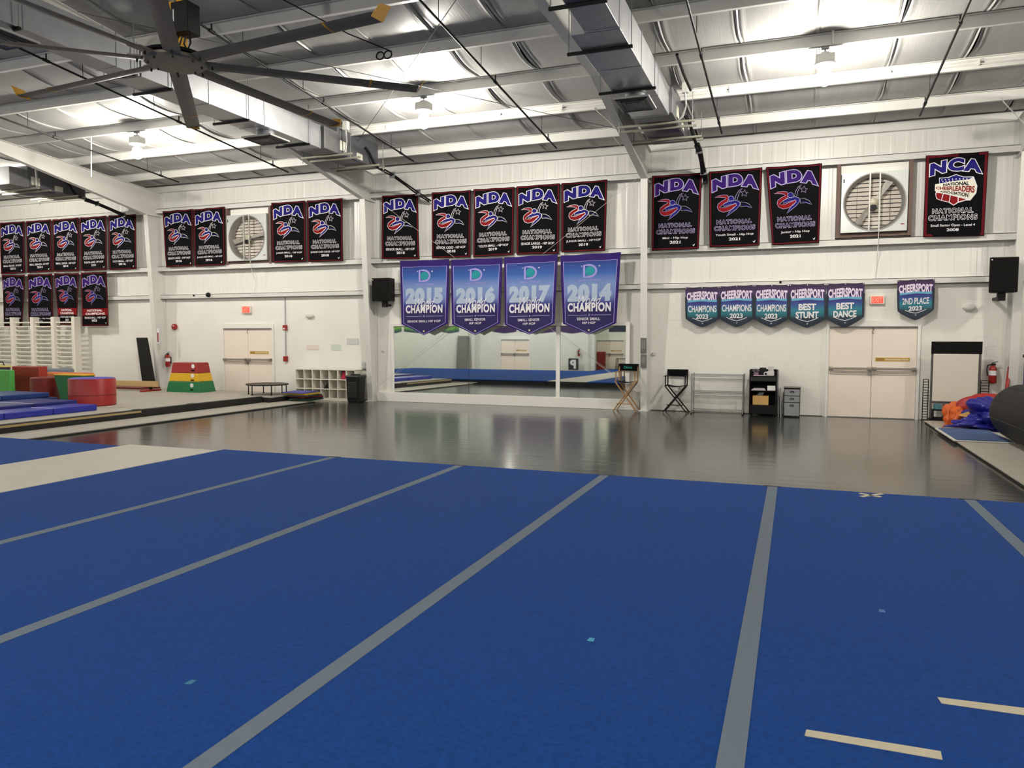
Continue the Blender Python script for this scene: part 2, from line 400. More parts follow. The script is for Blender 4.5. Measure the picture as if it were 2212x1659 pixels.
# ------------------------------------------------------------------ mirrors on the far wall
MIR = mat('mirror_glass', (236,241,236), .015, 1.0)
TILT = math.tan(math.radians(.35))
mg = 'mirror panels on the far wall'
for a, b, lb in ((-10.37,-8.12,'left wall mirror panel under the first two world champion banners'), (-8.11,-5.69,'wide middle mirror panel under the blue world champion banners'), (-5.58,-3.9,'right wall mirror panel behind the wooden director chair')):
    y0 = D-.115; z0, z1 = .265, 2.06
    mb = MB().hexa([(a,y0,z0),(b,y0,z0),(b,y0+.02,z0),(a,y0+.02,z0),(a,y0+TILT*(z1-z0),z1),(b,y0+TILT*(z1-z0),z1),(b,y0+.03,z1),(a,y0+.03,z1)])
    o = mb.build('wall_mirror', MIR); tag(o, lb, 'mirror', mg)
t = tag(MB().box(-10.88, -3.54, D-.16, D-.03, 0, .262).build('mirror_ledge', WHITE, bevel=.008), 'long white boxed ledge along the floor below the mirrors', 'ledge')
t = thing('mirror_trim', 'white wooden trim strips framing the wall mirrors', 'trim', (-7, D-.1, .26))
for a, b in ((-10.45,-10.37), (-5.685,-5.585), (-3.895,-3.80)): MB().box(a, b, D-.135, D-.03, .263, 2.074).build('upright', WHITE, t, bevel=.004)
MB().box(-10.45, -3.80, D-.135, D-.03, 2.075, 2.16).build('head_strip', WHITE, t, bevel=.004)
# ------------------------------------------------------------------ banners
def clipgrid(vs_, fs_, nu, nv):
    bm = bmesh.new(); vv = [bm.verts.new((u, v, 0)) for u, v in vs_]
    for f in fs_:
        try: bm.faces.new([vv[i] for i in f])
        except ValueError: pass
    for k in range(1, nu): bmesh.ops.bisect_plane(bm, geom=bm.verts[:]+bm.edges[:]+bm.faces[:], plane_co=(k/nu,0,0), plane_no=(1,0,0))
    for k in range(1, nv): bmesh.ops.bisect_plane(bm, geom=bm.verts[:]+bm.edges[:]+bm.faces[:], plane_co=(0,k/nv,0), plane_no=(0,1,0))
    bm.verts.index_update()
    r = ([(v.co.x, v.co.y) for v in bm.verts], [tuple(v.index for v in f.verts) for f in bm.faces]); bm.free(); return r
def stroke(pts, w, asp, closed=False):
    """a ribbon of width w (in u) along pts; asp = height/width of the cloth"""
    P = [Vector((u, v*asp)) for u, v in pts]; n = len(P); L = []; R = []
    for i, p in enumerate(P):
        a = P[(i-1) % n] if closed or i > 0 else p; b = P[(i+1) % n] if closed or i < n-1 else p
        d = (b-a)
        d = d.normalized() if d.length > 1e-9 else Vector((1,0)); nn = Vector((-d.y, d.x))*w/2
        L.append(p+nn); R.append(p-nn)
    vs_ = [(q.x, q.y/asp) for q in L+R]; m = n if closed else n-1
    return vs_, [(i, (i+1) % n, n+(i+1) % n, n+i) for i in range(m)]
def merge(*parts):
    vs_ = []; fs_ = []
    for v, f in parts:
        k = len(vs_); vs_ += list(v); fs_ += [tuple(i+k for i in q) for q in f]
    return vs_, fs_
def poly(pts): return list(pts), [tuple(range(len(pts)))]
def ring(u0, u1, v0, v1, wu, wv):
    return [(u0,v0),(u1,v0),(u1,v1),(u0,v1),(u0+wu,v0+wv),(u1-wu,v0+wv),(u1-wu,v1-wv),(u0+wu,v1-wv)], [(0,1,5,4),(1,2,6,5),(2,3,7,6),(3,0,4,7)]
def star(u, v, r, asp, n=5, rot=-90, k=.45):
    return [(u+r*(1 if i % 2 == 0 else k)*math.cos(math.radians(rot+i*180/n)), v+r*(1 if i % 2 == 0 else k)*math.sin(math.radians(rot+i*180/n))/asp) for i in range(2*n)]
def circle(u, v, r, asp, n=16): return [(u+r*math.cos(2*math.pi*i/n), v+r*math.sin(2*math.pi*i/n)/asp) for i in range(n)]
_cache = {}
CBACK = mat('cloth_white_back', (214,210,206), .85, spec=.15)
def cached(key, fn, nu=10, nv=12):
    if key not in _cache: _cache[key] = clipgrid(*fn(), nu, nv)
    return _cache[key]
class Cloth:
    def __init__(s, name, label, cat, group, quad, off, cloth_mat, bottom=None, amp=.012, seed=0, fold=0):
        s.q = [W(x_, y_, off) for x_, y_ in quad]      # TL TR BR BL
        s.bottom = bottom; rn = random.Random(seed)
        s.ph = [rn.uniform(0, 6.28) for _ in range(6)]; s.amp = amp; s.fold = fold; s.off = off
        c = (s.q[0]+s.q[1])/2
        s.root = thing(name, label, cat, (c.x, c.y, min(p.z for p in s.q)), group)
        nu, nv = (48, 30) if fold else (24, 26)
        b = MB()
        for lay in (0, 1):
            for j in range(nv+1):
                for i in range(nu+1):
                    u = i/nu; vm = bottom(u) if bottom else 1.0; v = vm*j/nv
                    b.v.append(s.at(u, v, -.006*lay)); b.uv.append((u, v))
        N = (nu+1)*(nv+1)
        for lay in (0, 1):
            for j in range(nv):
                for i in range(nu):
                    p = lay*N+j*(nu+1)+i; f = (p, p+nu+1, p+nu+2, p+1); b.f.append(f if lay == 0 else f[::-1]); b.mi.append(lay)
        edge = [i for i in range(nu+1)]+[j*(nu+1)+nu for j in range(1, nv+1)]+[nv*(nu+1)+i for i in range(nu-1, -1, -1)]+[j*(nu+1) for j in range(nv-1, 0, -1)]
        for a_, b_ in zip(edge, edge[1:]+edge[:1]): b.f.append((a_, b_, N+b_, N+a_)); b.mi.append(0)
        s.cloth = b.build('cloth', [cloth_mat, CBACK], s.root, smooth=True)
        for u in (.02, .5, .98):
            p = s.at(u, .008); MB().tube([p, (p.x, D-off*.7, p.z+.015), (p.x, D-(.205 if off > .2 else .02), p.z+.005)], .005, 5).build('tie', STEELW, s.root)
    def at(s, u, v, out=0.0):
        p = (s.q[0]*(1-u)+s.q[1]*u)*(1-v)+(s.q[3]*(1-u)+s.q[2]*u)*v
        a = s.amp*(.35+.65*v)
        w = a*(math.sin(u*7+s.ph[0]+v*1.5)+.6*math.sin(u*13+s.ph[1]-v*2)+.5*math.sin(v*6+s.ph[2]))
        if s.fold:
            w += s.fold*math.sin(v*3.0)*(math.sin((u-.5)*(26-10*v)+1.2*(v-.5)*(1 if u > .5 else -1))) * (.3+abs(u-.5)*1.6)
        return p + Vector((0, -(.03+w+out), -.010*math.sin(math.pi*u*2)**2*(1-v)))
    def layer(s, name, data, m, out, parent=None):
        vs_, fs_ = data; b = MB(); b.add([s.at(u, v, out) for u, v in vs_], fs_)
        b.uv = [(u, v) for u, v in vs_]
        return b.build(name, m, parent or s.root)
# --- the dancer emblem, traced in its own cloth's coordinates
def E(pts): return [((x_-135)/870.0, (y_-(140-.075*(x_-135)))/1400.0) for x_, y_ in pts]
EM_RED = E([(235,615),(300,582),(380,568),(440,575),(468,607),(458,655),(450,690),(385,730),(312,800),(400,803),(520,752),(582,725),(600,750),(545,815),(455,868),(375,885),(305,858),(274,800),(288,735),(350,682),(430,636),(400,618),(330,610)])
EM_BLUE = E([(390,728),(480,685),(580,665),(640,682),(660,722),(640,772),(590,832),(520,892),(430,965),(480,880),(545,800),(600,757),(590,722),(500,745),(380,783)])
EM_ARM = E([(572,655),(588,575),(635,485),(690,445),(655,500),(625,580),(606,660)])
EM_LEG = E([(665,695),(740,695),(810,730),(865,800),(765,768),(665,778)])
EM_LEG2 = E([(665,735),(770,745),(865,800)])
EM_HEAD = E([(508+48*math.cos(a*.4488), 637+48*math.sin(a*.4488)) for a in range(14)])
EM_STAR = E([(725+68*(1 if i % 2 == 0 else .42)*math.cos(math.radians(-84+36*i)), 535+68*(1 if i % 2 == 0 else .42)*math.sin(math.radians(-84+36*i))) for i in range(10)])
NASP = 1.62
def nda(quad, sub, year, label, group, seed, style=0, off=.27, amp=.019):
    c = Cloth('champion_banner', label, 'banner', group, quad, off, CLOTHB, amp=amp, seed=seed)
    c.layer('border', cached('bord', lambda: ring(.014,.986,.010,.990,.026,.015), 12, 14), BORDER, .003)
    o = c.layer('heading', cached('ndaO', lambda: text_box('NDA', .06,.94,.055,.215, .125, .065, ref=.09, sp=1.25)), PRW if style < 1 else PRLAV, .004)
    c.layer('heading_fill', cached('ndaF', lambda: text_box('NDA', .06,.94,.055,.215, .075, .065, ref=.09, sp=1.25)), PRBLUE if style < 1 else PRPUR, .007, o)
    e = c.layer('emblem_ribbon', cached('er', lambda: poly(EM_RED)), PRRED, .004)
    c.layer('emblem_body', cached('eb', lambda: merge(poly(EM_BLUE), poly(EM_HEAD), poly(EM_LEG2))), PRBLUE, .004)
    wd_ = .010 if style == 0 else .007
    c.layer('emblem_outline', cached('eo%d' % (style > 0), lambda: merge(*[stroke(p_, wd_, NASP, True) for p_ in (EM_RED, EM_BLUE, EM_ARM, EM_LEG, EM_HEAD, EM_STAR)])), PRW if style == 0 else PRLAV, .006)
    if style == 2:
        c.layer('red_band', cached('rb', lambda: poly([(.03,.675),(.97,.675),(.97,.80),(.03,.80)])), PRRED, .003)
        c.layer('lettering', cached('nc2', lambda: merge(text_box('NATIONAL', .2,.78,.69,.73,.03), text_box('CHAMPIONS', .14,.86,.75,.79,.03))), PRW, .006)
    else:
        o = c.layer('lettering', cached('ncO', lambda: merge(text_box('NATIONAL', .15,.83,.645,.70,.074,ref=.03,sp=1.25), text_box('CHAMPIONS', .1,.9,.725,.785,.074,ref=.03,sp=1.25))), PRLAV if style == 1 else PRW, .004)
        c.layer('lettering_fill', cached('ncF', lambda: merge(text_box('NATIONAL', .15,.83,.645,.70,.016,ref=.03,sp=1.25), text_box('CHAMPIONS', .1,.9,.725,.785,.016,ref=.03,sp=1.25))), PRNAVY, .007, o)
    wsub = min(.42, .016*len(sub)+.04)
    c.layer('small_lettering', cached('s'+sub, lambda: text_box(sub, .5-wsub,.5+wsub,.826,.862,.014)), PRW, .005)
    c.layer('year', cached('y'+year, lambda: text_box(year, .39,.61,.88,.918,.03)), PRW, .005)
    c.layer('maker_mark', cached('mk', lambda: poly([(.86,.935),(.885,.945),(.915,.925),(.9,.955),(.885,.96)])), PRW, .005)
    return c
G1, G2, G3, G4, G5 = ('black champion banners of the left bay, upper row','black champion banners of the left bay, lower row','black champion banners around the left wall fan','black champion banners of the middle bay','black champion banners of the right bay')
DT = 'black national champions banner '
ND = [
 (((1.5,481),(54.7,478),(55,590),(4,593)),'SMALL SENIOR - HIP HOP','2013',DT+'leftmost of the upper row at the far left',G1,0),
 (((58,478),(112,474),(114,587),(61,590)),'SMALL SENIOR - HIP HOP','2015',DT+'second from left in the far left upper row',G1,0),
 (((116,474.4),(172,470),(172.8,586),(117,587)),'SMALL SENIOR - HIP HOP','2014',DT+'in the middle of the far left upper row',G1,0),
 (((174.7,470),(232,466),(232.6,583),(177.5,586)),'YOUTH LARGE - HIP HOP','2016',DT+'for youth large hip hop, fourth in the far left upper row',G1,0),
 (((235.4,465.5),(294,462.7),(296,581),(237,584)),'YOUTH SMALL - HIP HOP','2016',DT+'ending the far left upper row by the column',G1,0),
 (((4.7,593.7),(55,593.7),(51,704),(11,706)),'Senior Large - Hip Hop','2021',DT+'with blue wording, leftmost of the lower row above the wall bars',G2,1),
 (((61.7,592.7),(115,591),(116.8,705.7),(63.6,706.6)),'Junior Large - Hip Hop','2021',DT+'with blue wording, second in the lower row above the wall bars',G2,1),
 (((118.7,590),(172.8,590),(166,702),(128,702)),'YOUTH LARGE - HIP HOP','2022',DT+'with red band, narrowing to the bottom, above the wall bars',G2,2),
 (((176.6,589),(232,587),(236,703.8),(178.5,704.7)),'SENIOR SMALL - HIP HOP','2022',DT+'with red band, right end of the lower row',G2,2),
 (((352.4,456.5),(418,451.5),(419,575),(360,578)),'SENIOR LARGE - HIP HOP','2016',DT+'second to the left of the left wall fan',G3,0),
 (((419.6,452.4),(485.8,446.3),(486.5,573),(421.4,576)),'JUNIOR COED SMALL - HIP HOP','2016',DT+'directly left of the left wall fan',G3,0),
 (((587,438.4),(659.8,433.5),(662,566),(589.8,567.7)),'JUNIOR SMALL - HIP HOP','2018',DT+'directly right of the left wall fan',G3,0),
 (((664.4,433.5),(741,428),(742,564.6),(666.6,566)),'JUNIOR COED LARGE - HIP HOP','2018',DT+'for junior coed large 2018, second right of the left fan',G3,0),
 (((826,423),(903.8,418.6),(907.6,560),(826.6,560.4)),'SENIOR SMALL - HIP HOP','2018',DT+'for senior small hip hop 2018, above the black loudspeaker',G4,0),
 (((933.4,416),(1018,410.5),(1017,556),(934,558)),'SENIOR COED - HIP HOP','2018',DT+'for senior coed hip hop 2018',G4,0),
 (((1024,409),(1112,404),(1109.4,551),(1023.3,556)),'YOUTH SMALL - HIP HOP','2019',DT+'for youth small, in the middle of five',G4,0),
 (((1116.5,403),(1209.6,396),(1207,548.5),(1116,550)),'SENIOR LARGE - HIP HOP','2019',DT+'for senior large hip hop 2019',G4,0),
 (((1214,396),(1312.6,388),(1308.4,542),(1214,546)),'JUNIOR SMALL - HIP HOP','2019',DT+'for junior small hip hop 2019, crossed by a thin cable',G4,0),
 (((1409,380),(1517,373),(1510,538),(1408,542)),'Mini - Hip Hop','2021',DT+'for mini hip hop 2021 beside the middle column',G5,1),
 (((1531.4,371),(1647,361.6),(1641,531),(1533,535)),'Youth Small - Hip Hop','2021',DT+'for youth small, beside the middle duct pipes',G5,1),
 (((1654.7,361.6),(1776,353),(1769.5,525),(1668,530)),'Junior - Hip Hop','2021',DT+'for junior hip hop 2021, left of the right wall fan',G5,1)]
for i, (q, sub, yr, lb, gp, st) in enumerate(ND): nda(q, sub, yr, lb, gp, i+1, st)
# --- the shield banner at the right
c = Cloth('champion_banner', 'black banner with a red white and blue shield, right of the wall fan', 'banner', G5, ((1999.5,336.6),(2135,327),(2125.8,510),(1993.7,512.6)), .27, CLOTHB, amp=.012, seed=40)
c.layer('border', ring(.01,.99,.008,.992,.045,.028), BORDER, .003)
o = c.layer('heading', clipgrid(*merge(text_box('NCA', .07,.92,.055,.215,.105,.05,ref=.08,sp=1.16)), 10, 8), PRW, .004)
c.layer('heading_fill', clipgrid(*text_box('NCA', .07,.92,.055,.215,.062,.05,ref=.08,sp=1.16), 10, 8), PRBLUE, .007, o)
def E2(pts): return [((x_-235)/1080.0, (y_-(130-.07*(x_-235)))/1430.0) for x_, y_ in pts]
SH = E2([(480,510),(640,500),(775,450),(910,490),(1080,480),(1150,640),(1140,760),(1040,890),(960,895),(830,940),(755,990),(660,935),(540,910),(450,880),(425,800),(440,730),(490,620)])
c.layer('shield_field', clipgrid(*poly(SH), 10, 12), PRW, .004)
c.layer('shield_canton', clipgrid(*poly(E2([(492,522),(645,512),(775,462),(905,500),(1060,495),(1000,530),(495,606)])), 10, 12), PRBLUE, .006)
c.layer('canton_stars', clipgrid(*merge(*[poly(E2([(x_+11*math.cos(k*1.0472), y_+11*math.sin(k*1.0472)) for k in range(6)])) for x_, y_ in [(530+i*62, 546-i*3) for i in range(8)]+[(548+i*58, 576-i*4) for i in range(4)]]), 10, 12), PRW, .009)
for pl in ([(445,770),(560,785),(530,898),(462,872),(440,820)],[(572,788),(682,812),(668,926),(545,900)],[(696,815),(820,843),(822,925),(755,975),(682,930)],[(838,848),(960,872),(940,885),(838,918)]):
    c.layer('shield_stripe', clipgrid(*poly(E2(pl)), 10, 12), PRRED, .006)
c.layer('megaphone', clipgrid(*poly(E2([(415,625),(1060,520),(1120,620),(1125,740),(1045,875),(415,745)])), 10, 12), mat('print_cream', (224,222,208), .85, spec=.15), .008)
c.layer('megaphone_rim', clipgrid(*poly(E2([(370,625),(412,620),(412,752),(370,765)])), 10, 12), PRNAVY, .008)
def slanted(s_, x0, x1, yl0, yl1, yr0, yr1):
    o_, f_ = text_box(s_, 0, 1, 0, 1, .035)
    return E2([(x0+(x1-x0)*u, (yl0+(yr0-yl0)*u)*(1-v)+(yl1+(yr1-yl1)*u)*v) for u, v in o_]), f_
c.layer('lettering', clipgrid(*slanted('NATIONAL',555,1005,612,655,560,635), 10, 12), PRNAVY, .011)
c.layer('lettering', clipgrid(*slanted('ASSOCIATION',505,1000,735,760,765,840), 10, 12), PRNAVY, .011)
c.layer('lettering', clipgrid(*slanted('CHEERLEADERS',430,1105,668,712,640,760), 10, 12), PRRED, .011)
o = c.layer('lettering', clipgrid(*merge(text_box('NATIONAL',.14,.80,.655,.715,.074,ref=.03,sp=1.25), text_box('CHAMPIONS',.08,.87,.735,.80,.074,ref=.03,sp=1.25)), 10, 12), PRW, .004)
c.layer('lettering_fill', clipgrid(*merge(text_box('NATIONAL',.14,.80,.655,.715,.016,ref=.03,sp=1.25), text_box('CHAMPIONS',.08,.87,.735,.80,.016,ref=.03,sp=1.25)), 10, 12), PRNAVY, .007, o)
c.layer('small_lettering', clipgrid(*text_box('Small Senior Open - Level 4',.12,.84,.845,.885,.014), 10, 12), PRW, .005)
c.layer('year', clipgrid(*text_box('2008',.38,.58,.90,.935,.03), 10, 12), PRW, .005)
# --- blue pennants of the middle bay
CW = rampmat('pennant_blue_print', [(0,(30,30,100)),(.10,(20,44,122)),(.26,(38,86,162)),(.42,(112,136,188)),(.58,(112,130,186)),(.72,(40,36,120)),(.82,(28,14,86)),(1,(26,12,80))], .7)
CP = mat('pennant_purple_edge', (46,26,100), .7, spec=.2); CTEAL = mat('print_teal', (44,140,150), .85, spec=.15); CPALE = mat('print_pale_year', (168,184,206), .85, spec=.15); CLIL = mat('print_lilac', (158,150,214), .85, spec=.15); CGOLD = mat('print_gold_star', (206,196,150), .85, spec=.15)
WQ = [(((865.3,563.7),(972,560),(968.4,699),(868.9,700.4)),(917,724.4),'2015',['SENIOR SMALL HIP HOP'],'blue world champion pennant for 2015, leftmost above the mirrors'),
      (((974.7,561),(1086,557),(1081,698),(977,700.4)),(1025,724),'2016',['SMALL SENIOR','HIP HOP'],'blue world champion pennant for 2016, second from left above the mirrors'),
      (((1090,556),(1206,549.7),(1198.7,699),(1091,701.6)),(1142,723),'2017',['SMALL SENIOR','HIP HOP'],'blue world champion pennant for 2017, third from left above the mirrors'),
      (((1211.4,552),(1341.8,544.7),(1331.6,698),(1216.5,699)),(1272,723),'2014',['SENIOR SMALL','HIP HOP'],'creased blue world champion pennant for 2014, rightmost above the mirrors')]
for i, (q, tip, yr, subs, lb) in enumerate(WQ):
    vb = 1.0; vt = 1+ (tip[1]-(q[2][1]+q[3][1])/2)/((q[3][1]+q[2][1]-q[0][1]-q[1][1])/2)
    bt = lambda u, vt=vt: 1+(vt-1)*(1-abs(u-.5)*2)
    c = Cloth('world_pennant', lb, 'banner', 'blue pennants above the mirrors', q, .36, CP, bt, amp=.014 if i < 3 else .012, seed=60+i, fold=.003 if i < 3 else .018)
    asp = 1.33
    ins = [(.05,.10),(.95,.10),(.95,.985),(.5,.985+(vt-1)),(.05,.985)]
    c.layer('printed_field', clipgrid(*poly(ins), 40, 22), CW, .005)
    c.layer('fine_frame', clipgrid(*stroke(ins, .012, asp, True), 40, 22), CLIL, .009)
    dd = [(.40,.16)]+[(.48+.13*math.cos(a), .245+.085*math.sin(a)) for a in [(-math.pi/2)+k*math.pi/10 for k in range(11)]]+[(.40,.33)]
    c.layer('emblem_letter', clipgrid(*stroke(dd, .035, asp, True), 40, 22), CLIL, .010)
    c.layer('emblem_globe', clipgrid(*poly(circle(.50,.245,.085,asp,18)), 40, 22), CTEAL, .010)
    c.layer('emblem_sparkles', clipgrid(*merge(poly(star(.36,.17,.015,asp,4,0,.4)), poly(star(.66,.175,.02,asp,4,0,.4))), 40, 22), PRW, .010)
    c.layer('small_lettering', clipgrid(*text_box('DANCE WORLDS',.3,.7,.365,.39,.01,shear=.2), 40, 22), CLIL, .010)
    c.layer('year', clipgrid(*text_box(yr,.1,.89,.43,.685,.085,sp=1.12), 40, 22), CPALE, .011)
    c.layer('script_word', clipgrid(*text_box('World',.3,.72,.60,.72,-.005,shear=.5), 40, 22), PRW, .015)
    c.layer('lettering', clipgrid(*text_box('CHAMPION',.1,.89,.70,.83,.042,sp=1.12), 40, 22), PRW, .018)
    c.layer('divider', clipgrid(*merge(poly([(.1,.876),(.46,.876),(.46,.882),(.1,.882)]), poly([(.54,.876),(.9,.876),(.9,.882),(.54,.882)]), poly(star(.5,.879,.022,asp,4,0,.5))), 40, 22), PRLAV, .010)
    sl = [text_box(subs[0],.13,.85,.94,.975,.02,sp=1.1)] if len(subs) == 1 else [text_box(subs[0],.27,.70,.915,.955,.02,sp=1.1), text_box(subs[1],.37,.62,.975,1.01,.02,sp=1.1)]
    c.layer('small_lettering', clipgrid(*merge(*sl), 40, 22), PRW, .010)
    c.layer('star', clipgrid(*poly(star(.5,vt-.065,.028,asp)), 40, 22), CGOLD, .010)
# --- purple and teal shield banners on the block wall
CS = rampmat('shield_banner_print', [(0,(22,12,40)),(.12,(50,18,70)),(.36,(56,22,90)),(.50,(42,28,118)),(.64,(34,78,140)),(.78,(30,120,136)),(.95,(22,92,104)),(1,(12,40,56))], .45, streak=.06)
CST = mat('print_ribbon_teal', (104,168,198), .85, spec=.15); CSE = mat('print_edge_dark', (14,26,44), .5)
SQ = [(((1480.6,621),(1553.5,619),(1552.7,689),(1482.5,689)),706.4,['CHAMPIONS'],'2023','leftmost purple and teal champions shield banner on the block wall'),
      (((1554.6,618.6),(1629,615.3),(1628.4,687.5),(1554.6,687.5)),706,['CHAMPIONS'],'2023','second purple and teal champions shield banner from the left'),
      (((1630,615.3),(1705,614.8),(1702.7,688.5),(1630,688.5)),706.4,['CHAMPIONS'],'2023','third purple and teal champions shield banner, left of the best stunt one'),
      (((1705,614),(1784.3,612.7),(1783.5,688),(1704.5,689.5)),707.4,['BEST','STUNT'],None,'purple and teal shield banner for best stunt'),
      (((1785.8,612.7),(1867.4,610.7),(1864.9,685),(1785.8,688)),706.7,['BEST','DANCE'],None,'purple and teal shield banner for best dance, over the white doors'),
      (((1937.7,605.7),(2018.8,602.2),(2015.5,669.4),(1939.4,673)),691,['2ND PLACE'],'2023','separate purple and teal shield banner for 2nd place')]
for i, (q, tipy, words, yr, lb) in enumerate(SQ):
    hh = (q[3][1]+q[2][1]-q[0][1]-q[1][1])/2; vt = 1+(tipy-(q[2][1]+q[3][1])/2)/hh
    bt = lambda u, vt=vt: 1+(vt-1)*(1-(abs(u-.5)*2)**1.35)
    c = Cloth('shield_banner', lb, 'banner', 'purple and teal shield banners', q, .16, CS, bt, amp=.006, seed=90+i)
    asp = 1.0
    bl = [(u/12, bt(u/12)) for u in range(13)]
    c.layer('dark_edge', clipgrid(*stroke([(.015,.3),(.012,.9)]+[(min(.985,max(.015,u)), v-.02) for u, v in bl]+[(.988,.9),(.985,.3)], .06, asp), 12, 12), CSE, .003)
    a0 = text_box('CHEERSPORT',.04,.955,.13,.40,.045,sp=1.05)
    c.layer('heading', clipgrid([(u, v+.05*abs(2*u-1)**2*(1 if v < .27 else .5)) for u, v in a0[0]], a0[1], 12, 10), mat('print_pinkish_white', (232,216,236), .85, spec=.15), .006)
    rb = [(u/10, .45-.035*math.sin(math.pi*u/10)) for u in range(11)]
    c.layer('ribbon', clipgrid(*stroke([(.06+.88*u, v) for u, v in rb], .07, asp), 12, 10), CST, .005)
    if len(words) == 1:
        c.layer('lettering', clipgrid(*merge(text_box(words[0],.07 if 'C' == words[0][0] else .13,.93 if 'C' == words[0][0] else .87,.58,.79,.02), text_box(yr,.3,.68,.85,1.0,.03)), 12, 10), PRW, .006)
    else:
        c.layer('lettering', clipgrid(*merge(text_box(words[0],.26,.74,.56,.755,.04), text_box(words[1],.18,.81,.79,.985,.04)), 12, 10), PRW, .006)
    c.layer('chevron', clipgrid(*stroke([(.2,.97),(.35,1.04),(.5,1.08),(.65,1.04),(.8,.97)], .018, asp), 12, 10), PRW, .005)
    c.layer('maker_mark', poly([(.47,1.13),(.49,1.145),(.53,1.11),(.51,1.15),(.495,1.165)]), PRW, .006)
    for u in (.03,.5,.97):
        MB().cyl(c.at(u,.03,.0), c.at(u,.03,.012), .012, 10).build('grommet', CHROME, c.root)
# ================================================================== carpeted floors
ZC = .19
CARPET = mat('blue_carpet', (10,65,138), .95, noise=(45,.22), bump=(140,.2), spec=.12, sheen=.03)
FOAMB = mat('dark_foam_edge', (22,22,24), .8); TAPE = mat('grey_velcro_tape', (112,124,138), .85, noise=(40,.05), spec=.2)
MASK = mat('masking_tape', (206,196,170), .7, noise=(20,.04)); MATW = mat('pale_vinyl_mat', (196,190,176), .6, noise=(2,.04))
def carpet_floor(name, label, x0, x1, y0, y1, w, tapes):
    t = thing(name, label, 'gym floor', ((x0+x1)/2, y1, 0))
    MB().box(x0+.03, x1-.03, y0, y1-.03, 0, ZC-.035).build('foam_base', FOAMB, t)
    x = x0
    while x < x1-.05:
        b = min(x+w, x1); MB().box(x+.0015, b-.0015, y0, y1, ZC-.035, ZC).build('carpet_roll', CARPET, t, bevel=.006); x += w
    for k in tapes:
        MB().box(x0+k*w-.05, x0+k*w+.05, y0, y1-.02, ZC, ZC+.002).build('tape_strip', TAPE, t)
        MB().box(x0+k*w-.09, x0+k*w+.09, y1-.045, y1+.002, ZC-.01, ZC+.004).build('hook_tab', mat('navy_tab', (22,26,52), .7), t)
    return t
XL0 = -7.508
carpet_floor('spring_floor', 'large blue carpeted spring floor with grey tape lines filling the foreground', XL0, XL0+7*1.83, -4.6, 8.47, 1.83, range(1,7))
carpet_floor('spring_floor', 'second blue carpeted floor at the left, beyond the white runner', -22.0, -9.14, -4.6, 8.22, 1.837, ())
t = thing('runner_mat', 'pale runner mat between the two blue carpeted floors', 'gym mat', (-8.3, 8.3, 0))
MB().box(-9.12, XL0-.012, -4.6, 8.33, 0, ZC-.02).build('foam_core', FOAMB, t)
MB().box(-9.13, XL0-.006, -4.6, 8.35, ZC-.02, ZC+.004).build('mat_cover', MATW, t, bevel=.01)
def tape_quad(pts, label):
    p = [G(x, y, ZC) for x, y in pts]; b = MB(); b.hexa([Vector((q.x,q.y,ZC+.0005)) for q in p]+[Vector((q.x,q.y,ZC+.003)) for q in p]); tag(b.build('tape_piece', MASK), label, 'tape', 'pale tape pieces on the blue carpet')
tape_quad([(1742,1577),(2032,1624),(2036,1642),(1738,1590)], 'pale masking tape strip lying nearest the camera on the blue carpet')
tape_quad([(2025,1507),(2216,1531),(2216,1546),(2034,1520)], 'pale masking tape strip cut by the right edge of the picture')
xm = thing('tape_cross', 'pale masking tape cross at the far edge of the blue carpet', 'tape', (.76, 8.33, ZC))
for a, b in (((1857,1066),(1903,1074)), ((1860,1073),(1906,1067))):
    p, q = G(*a, ZC), G(*b, ZC); MB().bar(Vector((p.x,p.y,ZC+.002)), Vector((q.x,q.y,ZC+.002)), .05, .003).build('tape_piece', MASK, xm)
CY = mat('cyan_paper', (70,170,205), .7)
for i, (x, y, lb) in enumerate(((1277,1382,'small bright cyan paper square in the middle of the blue carpet'), (412,1474,'small dull cyan paper square at the left front of the carpet'), (1905,1320,'small faint blue paper square at the right of the carpet'))):
    p = G(x, y, ZC); s = .017
    tag(MB().hexa([(p.x-s,p.y-s*1.3,ZC+.0005),(p.x+s,p.y-s*1.3,ZC+.0005),(p.x+s*.8,p.y+s*1.3,ZC+.0005),(p.x-s*.8,p.y+s*1.3,ZC+.0005),(p.x-s,p.y-s*1.3,ZC+.002),(p.x+s,p.y-s*1.3,ZC+.002),(p.x+s*.8,p.y+s*1.3,ZC+.002),(p.x-s*.8,p.y+s*1.3,ZC+.002)]).build('paper_scrap', [CY, mat('dull_cyan_paper', (44,120,160), .7), mat('faint_blue_paper', (78,112,178), .7)][i]), lb, 'paper', 'paper scraps on the carpet')
# ---------------- grey tumbling platform at the left
MGREY = mat('grey_mat_vinyl', (168,163,152), .6, noise=(2,.05)); RAIL = mat('dark_edge_rubber', (26,24,22), .7)
ZT = .2
t = thing('tumbling_platform', 'low grey tumbling platform with dark edge rail at the left', 'gym floor', (-16, 13, 0))
ys_ = [8.6, 10.55, 12.5, 14.5, 16.45, 17.9]
MB().box(-26, -13.32, 8.6, 17.9, 0, ZT-.04).build('platform_base', FOAMB, t)
for a, b in zip(ys_, ys_[1:]): MB().box(-26, -13.36, a+.010, b-.010, ZT-.04, ZT).build('mat_panel', MGREY, t, bevel=.008)
MB().box(-13.3, -13.02, 16.42, 17.9, 0, ZT-.04).build('platform_base', FOAMB, t)
MB().box(-13.34, -13.0, 16.46, 17.89, ZT-.04, ZT).build('mat_panel', MGREY, t, bevel=.008)
MB().box(-13.36, -13.22, 8.6, 16.4, 0, ZT-.001).build('edge_rail', RAIL, t, bevel=.012)
